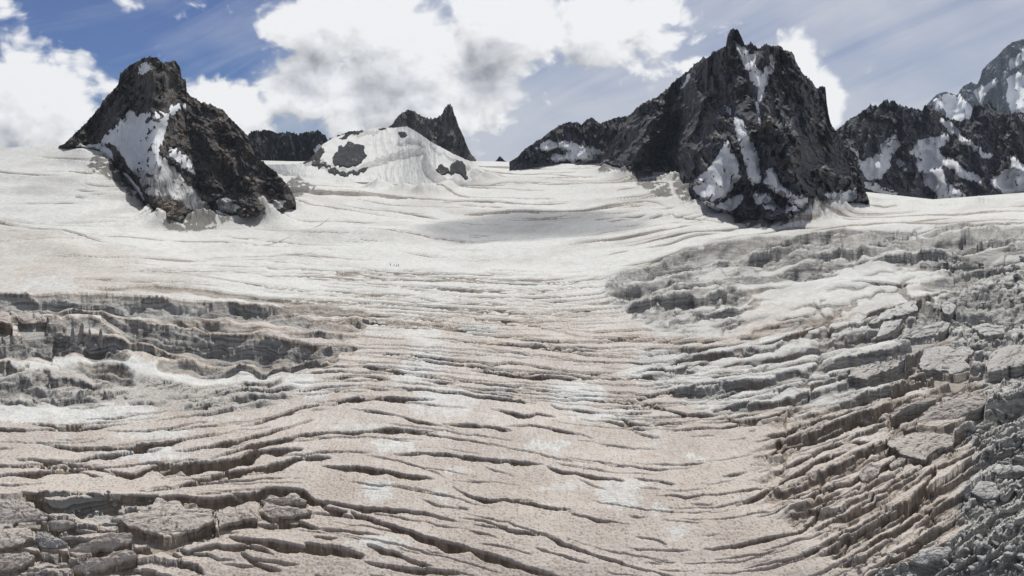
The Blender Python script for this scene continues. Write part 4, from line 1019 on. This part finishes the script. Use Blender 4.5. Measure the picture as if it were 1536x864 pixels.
# great right peak
mountain('rock_peak',
    [(862,246),(880,240),(905,228),(922,208),(932,192),(942,178),(955,163),(966,156),(975,151),(985,148),(1000,135),(1010,124),(1018,118),(1035,106),(1043,97),(1050,93),(1055,88),(1063,88),(1068,80),(1073,78),(1078,78),(1083,73),(1089,70),(1091,56),(1095,48),(1099,45),(1104,46),(1109,50),(1113,57),(1117,69),(1122,68),(1126,65),(1132,70),(1139,73),(1150,68),(1160,71),(1170,70),(1178,78),(1184,79),(1190,82),(1196,98),(1205,113),(1213,118),(1218,124),(1226,136),(1230,131),(1234,130),(1238,135),(1240,155),(1243,175),(1248,191),(1258,203),(1262,212),(1270,228),(1280,245),(1290,268),(1298,288),(1304,302)],
    [(862,247),(905,250),(930,253),(960,264),(990,264),(1015,264),(1026,280),(1035,294),(1050,306),(1080,319),(1110,329),(1140,335),(1180,334),(1220,329),(1250,321),(1275,309),(1304,304)],
    M_ROCK5, 'great dark granite peak at the right, split by a white snow gully', slope=52, jag=5.5, seed=67, fan=(1110, 20, .75, 190.), relief=1.15, step_px=.85,
    patches=[('snow_gully', [(1099,62),(1115,70),(1128,80),(1134,98),(1146,108),(1156,82),(1162,84),(1156,112),(1146,135),(1143,153),(1138,150),(1135,130),(1122,108),(1108,84)], S_, 4.5, 'white forked snow gully falling from the summit', 4),
             ('snow_field', [(1100,173),(1114,180),(1129,215),(1139,238),(1141,268),(1131,282),(1118,252),(1108,211),(1102,192)], S_, 5, 'narrow white ice streak in the middle of the face', 5),
             ('snow_field', [(1087,209),(1099,226),(1115,264),(1104,278),(1085,296),(1060,301),(1041,286),(1041,270),(1068,249)], S_, 6, 'broad white ice field low on the left of the face', 6),
             ('snow_field', [(1146,255),(1160,253),(1168,274),(1185,286),(1217,301),(1230,316),(1206,313),(1183,301),(1164,290),(1148,275)], S_, 5, None, 4),
             ('snow_field', [(1028,293),(1045,300),(1070,305),(1091,302),(1106,289),(1118,298),(1110,308),(1095,318),(1070,318),(1050,308)], S_, 4.5, None, 4),
             ('snow_field', [(1127,287),(1152,291),(1173,316),(1150,312),(1133,303)], S_, 4.5, None, 4),
             ('snow_field', [(1236,290),(1259,287),(1282,284),(1288,296),(1267,305),(1240,299)], S_, 4.5, 'snow shelf at the right foot of the face', 4),
             ('snow_patch', [(1012,134),(1020,124),(1034,110),(1038,113),(1024,134)], S_, 3, None, 3),
             ('snow_patch', [(1132,152),(1137,152),(1142,188),(1139,190)], S_, 3, None, 2),
             ('snow_patch', [(1086,158),(1096,162),(1096,174),(1090,168)], S_, 3, None, 3),
             ('snow_patch', [(1180,306),(1205,316),(1225,322),(1200,324),(1180,316)], S_, 3, None, 3)])
# right ridge
mountain('rock_ridge',
    [(1240,215),(1252,200),(1263,189),(1275,179),(1282,176),(1292,168),(1299,165),(1306,158),(1317,160),(1323,156),(1329,151),(1334,155),(1341,151),(1348,158),(1360,161),(1369,164),(1383,167),(1388,158),(1397,159),(1403,166),(1411,172),(1425,179),(1438,183),(1452,179),(1457,174),(1461,157),(1466,155),(1470,157),(1474,161),(1480,156),(1485,150),(1490,160),(1496,167),(1504,172),(1522,171),(1536,169),(1570,160),(1620,168),(1700,190)],
    [(1240,285),(1270,283),(1294,282),(1330,292),(1352,293),(1376,298),(1411,300),(1452,301),(1494,291),(1532,291),(1700,288)],
    M_ROCK5, 'dark toothed rock ridge at the far right with steep snow slopes', slope=49, dbase=1450, jag=5.5, seed=79, relief=.95, cat='ridge', fan=(1400, -200, 1.0, 900.),
    patches=[('snow_slope', [(1345,198),(1352,218),(1336,238),(1331,259),(1320,272),(1299,268),(1286,240),(1273,220),(1282,219),(1293,242),(1313,235),(1331,207)], S_, 6, 'forked snow slope at the left end of the ridge', 5),
             ('snow_slope', [(1371,216),(1397,205),(1418,202),(1424,206),(1407,225),(1438,245),(1470,266),(1473,275),(1452,275),(1425,254),(1412,247),(1418,273),(1445,287),(1452,301),(1411,299),(1386,275),(1376,245)], S_, 6, 'widest snow slope in the middle of the ridge', 5),
             ('snow_slope', [(1410,177),(1425,182),(1445,204),(1470,222),(1489,235),(1488,243),(1459,224),(1435,206),(1414,188)], S_, 5, 'slanting white snow ramp', 4),
             ('snow_slope', [(1515,233),(1529,242),(1536,247),(1560,250),(1600,240),(1600,292),(1501,290),(1485,272),(1501,258),(1518,252)], S_, 6, None, 5),
             ('snow_slope', [(1294,272),(1320,278),(1350,290),(1330,295),(1300,288)], S_, 5, None, 5),
             ('snow_patch', [(1340,240),(1350,238),(1358,246),(1350,250)], S_, 3, None, 3),
             ('snow_patch', [(1526,170),(1534,172),(1540,186),(1534,184)], S_, 3, None, 3),
             ('snow_patch', [(1360,225),(1370,224),(1372,236)], S_, 3, None, 3)])
# far hazy summit
mountain('snowy_summit',
    [(1385,166),(1393,155),(1400,147),(1407,141),(1419,138),(1427,141),(1435,143),(1445,130),(1456,124),(1466,127),(1470,118),(1473,106),(1480,98),(1494,86),(1508,72),(1518,64),(1529,61),(1536,59),(1560,50),(1600,62),(1700,110)],
    [(1385,215),(1700,215)], M_ROCK7, 'distant hazy blue-white summit rising behind the right ridge', slope=50, dbase=6200, jag=2.2, seed=97, relief=.9,
    patches=[('snow_field', [(1422,142),(1436,142),(1452,155),(1462,168),(1455,190),(1425,190),(1415,160),(1398,170),(1400,150)], S_, 5, 'pale snow bowl on the left shoulder', 5),
             ('snow_field', [(1498,108),(1512,96),(1528,78),(1545,60),(1560,60),(1545,90),(1515,104)], S_, 4, None, 4),
             ('snow_field', [(1508,120),(1530,108),(1560,100),(1600,110),(1600,190),(1520,170),(1505,150)], S_, 5, None, 5),
             ('snow_field', [(1460,135),(1472,130),(1492,118),(1500,122),(1480,138),(1470,160)], S_, 4, None, 4)])

# ------------------------------------------------------------------ ice blocks as objects
rnd = random.Random(12)
NPR = np.random.RandomState(4)


def n1(a, b, sd): return float(perlin(np.array([a]), np.array([b]), sd)[0])


def block(poly, h, label, dirt, ice, seed):
    P = [np.array(p, float) for p in poly]; c = sum(P) / len(P)
    pts = []
    for i in range(len(P)):
        a, b = P[i], P[(i + 1) % len(P)]; n = max(2, int(np.hypot(*(b - a)) / 2.6))
        for k in range(n):
            q = a + (b - a) * k / n; pts.append(q)
    pts = np.array(pts); N = len(pts)
    # worn, bitten outline instead of straight edges
    sz = max(8.0, float(np.ptp(pts[:, 0])))
    ring_i = np.arange(N); pts0 = pts.copy()
    for k in range(3): pts = .5 * pts + .25 * np.roll(pts, 1, 0) + .25 * np.roll(pts, -1, 0)
    for (wl, am) in ((.22 * sz, .055 * sz), (.08 * sz, .03 * sz), (3.0, .7)):
        pts = pts + np.stack([am * perlin(pts[:, 0] / wl, pts[:, 1] / wl * 1.6, seed + 11), .7 * am * perlin(pts[:, 0] / wl + 9, pts[:, 1] / wl * 1.6, seed + 12)], -1)
    rings = []                                   # (px, py, drop px, out px, depth px)
    V3 = []; dep = []; drt = []
    lift = 4.0
    Dc_ = float(Dg(c[0], c[1] + lift)); tl_ = rnd.uniform(.45, .95)
    def world(q, drop, depth):
        D_ = Dg(q[:, 0], q[:, 1] + lift); D_ = Dc_ + (D_ - Dc_) * tl_; a, b = ray(q[:, 0], q[:, 1])
        return np.stack([D_ * a, D_ + 0 * a, D_ * b - drop * D_ / F], -1)
    dome = 1.4 + 1.6 * rnd.random()
    for sc in (0.0, .1, .2, .3, .4, .5, .6, .69, .77, .84, .9, .95, .98):
        q = c + (pts - c) * sc
        up = dome * (1 - sc ** 2) + (3.0 * fbm(q[:, 0] / 20, q[:, 1] / 10, 3, seed) + 1.2 * fbm(q[:, 0] / 5, q[:, 1] / 2.8, 3, seed + 3)) * (1.05 - sc * .5) - 2.2 * np.clip(1 - np.abs(perlin((q[:, 0] + q[:, 1]) / 22, q[:, 1] / 12, seed + 9)) / .07, 0, 1)
        q2 = q.copy()
        V3.append(world(q2, -up, 0)); dep.append(np.zeros(N)); drt.append(np.full(N, dirt) + .25 * perlin(q[:, 0] / 9, q[:, 1] / 6, seed + 2))
    mpp = float(Dg(c[0], c[1] + lift)) / F
    base = world(pts, 0, 0); cen = base.mean(0)
    outd = base - cen; outd[:, 2] = 0; outd /= np.maximum(np.linalg.norm(outd, axis=1, keepdims=True), 1e-6)
    for k, tq in enumerate((0.0, .1, .26, .42, .6, .8, 1.0, 1.35)):
        off = (.35 * math.sin(tq * 9 + seed) + (-.9 if k in (2, 4) else .35) - 1.2 * tq) + 1.5 * perlin(pts[:, 0] / 6 + 3 * k * .2, pts[:, 1] / 6 + tq * h / 5, seed + 5)
        w = base + outd * (off * mpp * min(1, k))[:, None] if k else base.copy()
        w[:, 2] -= tq * h * mpp * 1.15
        V3.append(w); dep.append(np.full(N, tq * h * mpp)); drt.append(np.full(N, dirt))
    V3 = np.array(V3); dep = np.array(dep); drt = np.clip(np.array(drt), 0, 1)
    V3 = np.concatenate([V3, V3[:, :1]], 1); dep = np.concatenate([dep, dep[:, :1]], 1); drt = np.concatenate([drt, drt[:, :1]], 1)
    org = V3[-1].mean(0)
    V3 = V3 - org
    me = sheet_mesh('ice_block', V3[..., 0], V3[..., 1], V3[..., 2], {'depth': dep, 'dirt': drt, 'ice': np.full(dep.shape, max(ice, .45) if (c[0] > 500 or dirt < .75) else .18) * (.6 + .4 * (dep > 0)), 'rock': dep * 0, 'dust': dep * 0}, smooth=False, flip=True)
    bm = bmesh.new(); bm.from_mesh(me); bmesh.ops.remove_doubles(bm, verts=bm.verts, dist=.01 * mpp); bmesh.ops.recalc_face_normals(bm, faces=bm.faces); bm.to_mesh(me); bm.free()
    o = link('ice_block', me, M_GL, label=label, cat='ice block', group='ice blocks broken from the glacier')
    o.location = org
    return o


for i, (poly, h, lab, dr, ic) in enumerate(BLOCKS): block(poly, h, lab, .95 if (poly[0][0] > 1250 and 590 < poly[0][1] < 720 and poly[0][0] < 1480) else (.5 if poly[0][0] < 1200 else .25) + .5 * dr, ic if poly[0][0] < 1200 or 590 < poly[0][1] < 720 else .9, 500 + 7 * i)


def chunk_mesh(name, seed, spire=False):
    r = random.Random(seed); bm = bmesh.new()
    for _ in range(20):
        th = r.uniform(0, 6.28); z = r.uniform(-1, 1); q = math.sqrt(max(0, 1 - z * z)); k = r.uniform(.75, 1.15)
        if spire: x, y, zz = math.cos(th) * (.55 - .42 * (z + 1) / 2) * k, math.sin(th) * (.4 - .3 * (z + 1) / 2) * k, z * 1.4
        else: x, y, zz = math.cos(th) * q * k * 1.15, math.sin(th) * q * k * .85, z * k * .68
        bm.verts.new((x, y, zz))
    bmesh.ops.convex_hull(bm, input=bm.verts)
    for v in [v for v in bm.verts if not v.link_faces]: bm.verts.remove(v)
    bmesh.ops.subdivide_edges(bm, edges=bm.edges, cuts=1)
    for v in bm.verts: v.co *= 1 + .12 * (r.random() - .5)
    bmesh.ops.triangulate(bm, faces=bm.faces)
    me = bpy.data.meshes.new(name); bm.to_mesh(me); bm.free()
    for k, val in (('dirt', .35), ('ice', .75), ('depth', 0.0), ('rock', 0.0), ('dust', 0.0)):
        l = me.attributes.new(k, 'FLOAT', 'POINT'); l.data.foreach_set('value', np.full(len(me.vertices), val, np.float32))
    return me


CH = [chunk_mesh('ice_chunk', 60 + k) for k in range(9)]; SPI = [chunk_mesh('ice_spire', 90 + k, True) for k in range(4)]


def chunk(px, py, size, label, group, name='ice_chunk', me=None, sink=.3, cat='ice chunk'):
    x, y, z = seen_point(px, py); s_ = size * y / F / 2
    o = link(name, me or rnd.choice(CH), M_GL, label=label, cat=cat, group=group)
    o.location = (x, y, z + s_ * (1 - sink)); o.scale = (s_, s_, s_); o.rotation_euler = (rnd.uniform(-.5, .5), rnd.uniform(-.5, .5), rnd.uniform(0, 6.28))
    return o


chunk(145, 533, 13, 'larger white ice boulder on the shaded ledge under the left cliff', None, sink=.1)
chunk(162, 534, 7, 'smaller white ice boulder on the shaded ledge under the left cliff', None, sink=.1)
for (px, py, sz, k, lab) in [(108, 512, 20, 0, 'leftmost ice spire in the notch of the left cliff'), (122, 516, 30, 1, 'tallest and thinnest ice spire in the notch of the left cliff'),
                             (135, 512, 18, 2, 'short bright ice spire right of the tallest one'), (150, 522, 26, 3, 'broad grey ice spire at the right of the notch')]:
    o = chunk(px, py, sz, lab, None, 'ice_spire', SPI[k], .15, 'serac'); o.rotation_euler = (rnd.uniform(-.1, .1), rnd.uniform(-.15, .15), rnd.uniform(0, 6))


def in_poly1(x, y, poly): return bool(inpoly(np.array([[x]], float), np.array([[y]], float), poly)[0, 0])


for poly, n, smin, smax, lab, grp in [
    ([(1450, 640), (1536, 590), (1560, 864), (1400, 864), (1440, 800), (1480, 740), (1490, 690)], 85, 6, 17, 'loose grey ice chunk in the rubble along the lower right edge', 'ice rubble along the lower right edge'),
    ([(1380, 400), (1536, 380), (1536, 520), (1440, 560), (1400, 480)], 26, 5, 12, 'loose grey ice chunk among the seracs at the upper right', 'ice chunks among the upper right seracs'),
    ([(75, 765), (240, 745), (235, 775), (150, 790)], 12, 5, 10, 'grey ice chunk fallen in the dark pit at lower left', 'ice chunks in the lower left pit'),
    ([(1320, 800), (1360, 830), (1300, 864), (1250, 864)], 8, 5, 10, 'ice chunk beside the bottom crevasses at right', 'ice chunks by the bottom right crevasses')]:
    c_ = 0
    xs = [p[0] for p in poly]; ys = [p[1] for p in poly]
    while c_ < n:
        x = rnd.uniform(min(xs), max(xs)); y = rnd.uniform(min(ys), max(ys))
        if not in_poly1(x, y, poly): continue
        chunk(x, y, smin + (smax - smin) * rnd.random() ** 1.8, lab, grp); c_ += 1

# ------------------------------------------------------------------ climbers crossing the snow
def cloth(name, c):
    m, t, b = material(name); b.inputs['Base Color'].default_value = rgb(*c)
    g = t.n.new('ShaderNodeNewGeometry'); n = t.noise(g.outputs['Position'], 9.0, 3)
    t.l.new(t.mix(n, rgb(*[k * .7 for k in c]), rgb(*c)), b.inputs['Base Color']); return m


M_DARK = cloth('dark_clothing', (.03, .032, .04)); M_PACK = cloth('pack_fabric', (.05, .02, .02)); M_HELM = cloth('helmet_shell', (.35, .33, .3)); M_SKIN = cloth('skin', (.45, .28, .2)); M_POLE = cloth('pole_metal', (.08, .08, .09))


def skin_mesh(name, verts, edges, radii, root=0):
    me = bpy.data.meshes.new(name); me.from_pydata(verts, edges, [])
    o = bpy.data.objects.new(name, me); C.objects.link(o)
    md = o.modifiers.new('s', 'SKIN')
    for i, r_ in enumerate(radii): me.skin_vertices[0].data[i].radius = (r_, r_)
    me.skin_vertices[0].data[root].use_root = True
    o.modifiers.new('u', 'SUBSURF').levels = 1
    dg = bpy.context.evaluated_depsgraph_get(); out = bpy.data.meshes.new_from_object(o.evaluated_get(dg)); out.name = name
    bpy.data.objects.remove(o)
    return out


def person(px, py, face, stride, lean, label):
    s_ = stride
    v = [(0, 0, .95), (0, lean * .4, 1.15), (0, lean, 1.42), (0, lean * 1.15, 1.52), (0, lean * 1.3, 1.60), (0, lean * 1.35, 1.72),
         (.10, 0, .90), (.11, s_ * .5, .50), (.11, s_ * .55 - .05, .08), (.11, s_ * .55 + .12, .04),
         (-.10, 0, .90), (-.11, -s_ * .3, .50), (-.11, -s_ * .9, .10), (-.11, -s_ * .9 + .16, .04),
         (.19, lean, 1.40), (.25, lean + .04, 1.14), (.23, lean + .26, 1.02), (-.19, lean, 1.40), (-.25, lean - .02, 1.14), (-.23, lean + .2, 1.05)]
    e = [(0, 1), (1, 2), (2, 3), (3, 4), (4, 5), (0, 6), (6, 7), (7, 8), (8, 9), (0, 10), (10, 11), (11, 12), (12, 13), (2, 14), (14, 15), (15, 16), (2, 17), (17, 18), (18, 19)]
    r_ = [.15, .15, .16, .06, .09, .10, .10, .075, .06, .05, .10, .075, .06, .05, .075, .055, .045, .075, .055, .045]
    me = skin_mesh('body', v, e, r_)
    for p_ in me.polygons: p_.use_smooth = True
    x, y, z = seen_point(px, py)
    root = bpy.data.objects.new('person', None); C.objects.link(root); root.location = (x, y, z); root.rotation_euler = (0, 0, face)
    root['label'] = label; root['category'] = 'person'; root['group'] = 'climbers crossing the snowfield'
    link('body', me, M_DARK, root)
    def ell(name, c, r3, m):
        bm = bmesh.new(); bmesh.ops.create_icosphere(bm, subdivisions=2, radius=1.0)
        for q in bm.verts: q.co = (q.co.x * r3[0] + c[0], q.co.y * r3[1] + c[1], q.co.z * r3[2] + c[2])
        m_ = bpy.data.meshes.new(name); bm.to_mesh(m_); bm.free(); return link(name, m_, m, root)
    ell('face', (0, lean * 1.35 + .035, 1.64), (.075, .085, .10), M_SKIN)
    ell('helmet', (0, lean * 1.35, 1.71), (.12, .14, .10), M_HELM)
    pk = skin_mesh('backpack', [(0, lean * .6 - .24, 1.05), (0, lean - .24, 1.30), (0, lean - .2, 1.50)], [(0, 1), (1, 2)], [.14, .16, .09]); link('backpack', pk, M_PACK, root)
    for sx in (1, -1):
        pm = skin_mesh('pole', [(sx * .25, lean + .24, 1.08), (sx * .3, lean + .42, .5), (sx * .33, lean + .5, 0)], [(0, 1), (1, 2)], [.014, .012, .008]); link('pole', pm, M_POLE, root)
    return root


person(584.5, 399.6, .4, .15, .25, 'climber at the far left of the group, stooping apart from the other three')
person(591.2, 399.9, .9, .35, .08, 'climber in dark clothes at the left of the close three, standing tallest')
person(594.2, 400.6, 1.1, .4, .10, 'middle climber of the close three')
person(596.9, 400.4, 1.3, .35, .12, 'climber at the right end of the close three')

# ------------------------------------------------------------------ mountain air
bm = bmesh.new(); bmesh.ops.create_cube(bm, size=1.0)
for q in bm.verts: q.co = (q.co.x * 17000, q.co.y * 8800 + 3000, q.co.z * 1600 + 468)
me = bpy.data.meshes.new('haze'); bm.to_mesh(me); bm.free()
hm = bpy.data.materials.new('thin_air'); hm.use_nodes = True; t = NT(hm.node_tree); t.n.clear()
ho = t.n.new('ShaderNodeOutputMaterial'); pv = t.n.new('ShaderNodeVolumePrincipled'); t.l.new(pv.outputs[0], ho.inputs['Volume'])
pv.inputs['Color'].default_value = rgb(.68, .82, 1.0); pv.inputs['Density'].default_value = 2.2e-5; pv.inputs['Anisotropy'].default_value = .25
link('haze', me, hm, kind='stuff', label='thin blue mountain air')

# a low cloud above the frame, between the sun and the hollow under the saddle
bm = bmesh.new(); bmesh.ops.create_icosphere(bm, subdivisions=4, radius=1.0)
cxy = np.array([(q.co.x, q.co.y, q.co.z) for q in bm.verts])
nn_ = 1 + .35 * fbm(cxy[:, 0] * 1.6 + 3, cxy[:, 1] * 1.6 + cxy[:, 2], 4, 900)
for q, k in zip(bm.verts, nn_): q.co = (q.co.x * 100 * k, q.co.y * 95 * k, q.co.z * 34 * k)
me = bpy.data.meshes.new('cloud'); bm.to_mesh(me); bm.free()
cm = bpy.data.materials.new('cloud_vapour'); cm.use_nodes = True; t = NT(cm.node_tree); t.n.clear()
co_ = t.n.new('ShaderNodeOutputMaterial'); cv = t.n.new('ShaderNodeVolumePrincipled'); t.l.new(cv.outputs[0], co_.inputs['Volume'])
cv.inputs['Density'].default_value = .013; cv.inputs['Color'].default_value = rgb(1, 1, 1)
o = link('cloud', me, cm, kind='stuff', label='small white cloud drifting over the snow hollow')
hx, hy, hz = seen_point(800, 338); hh = 520.0
o.location = (hx + hh / math.tan(SUN_EL) * math.sin(SUN_AZ), hy + hh / math.tan(SUN_EL) * math.cos(SUN_AZ), hz + hh)
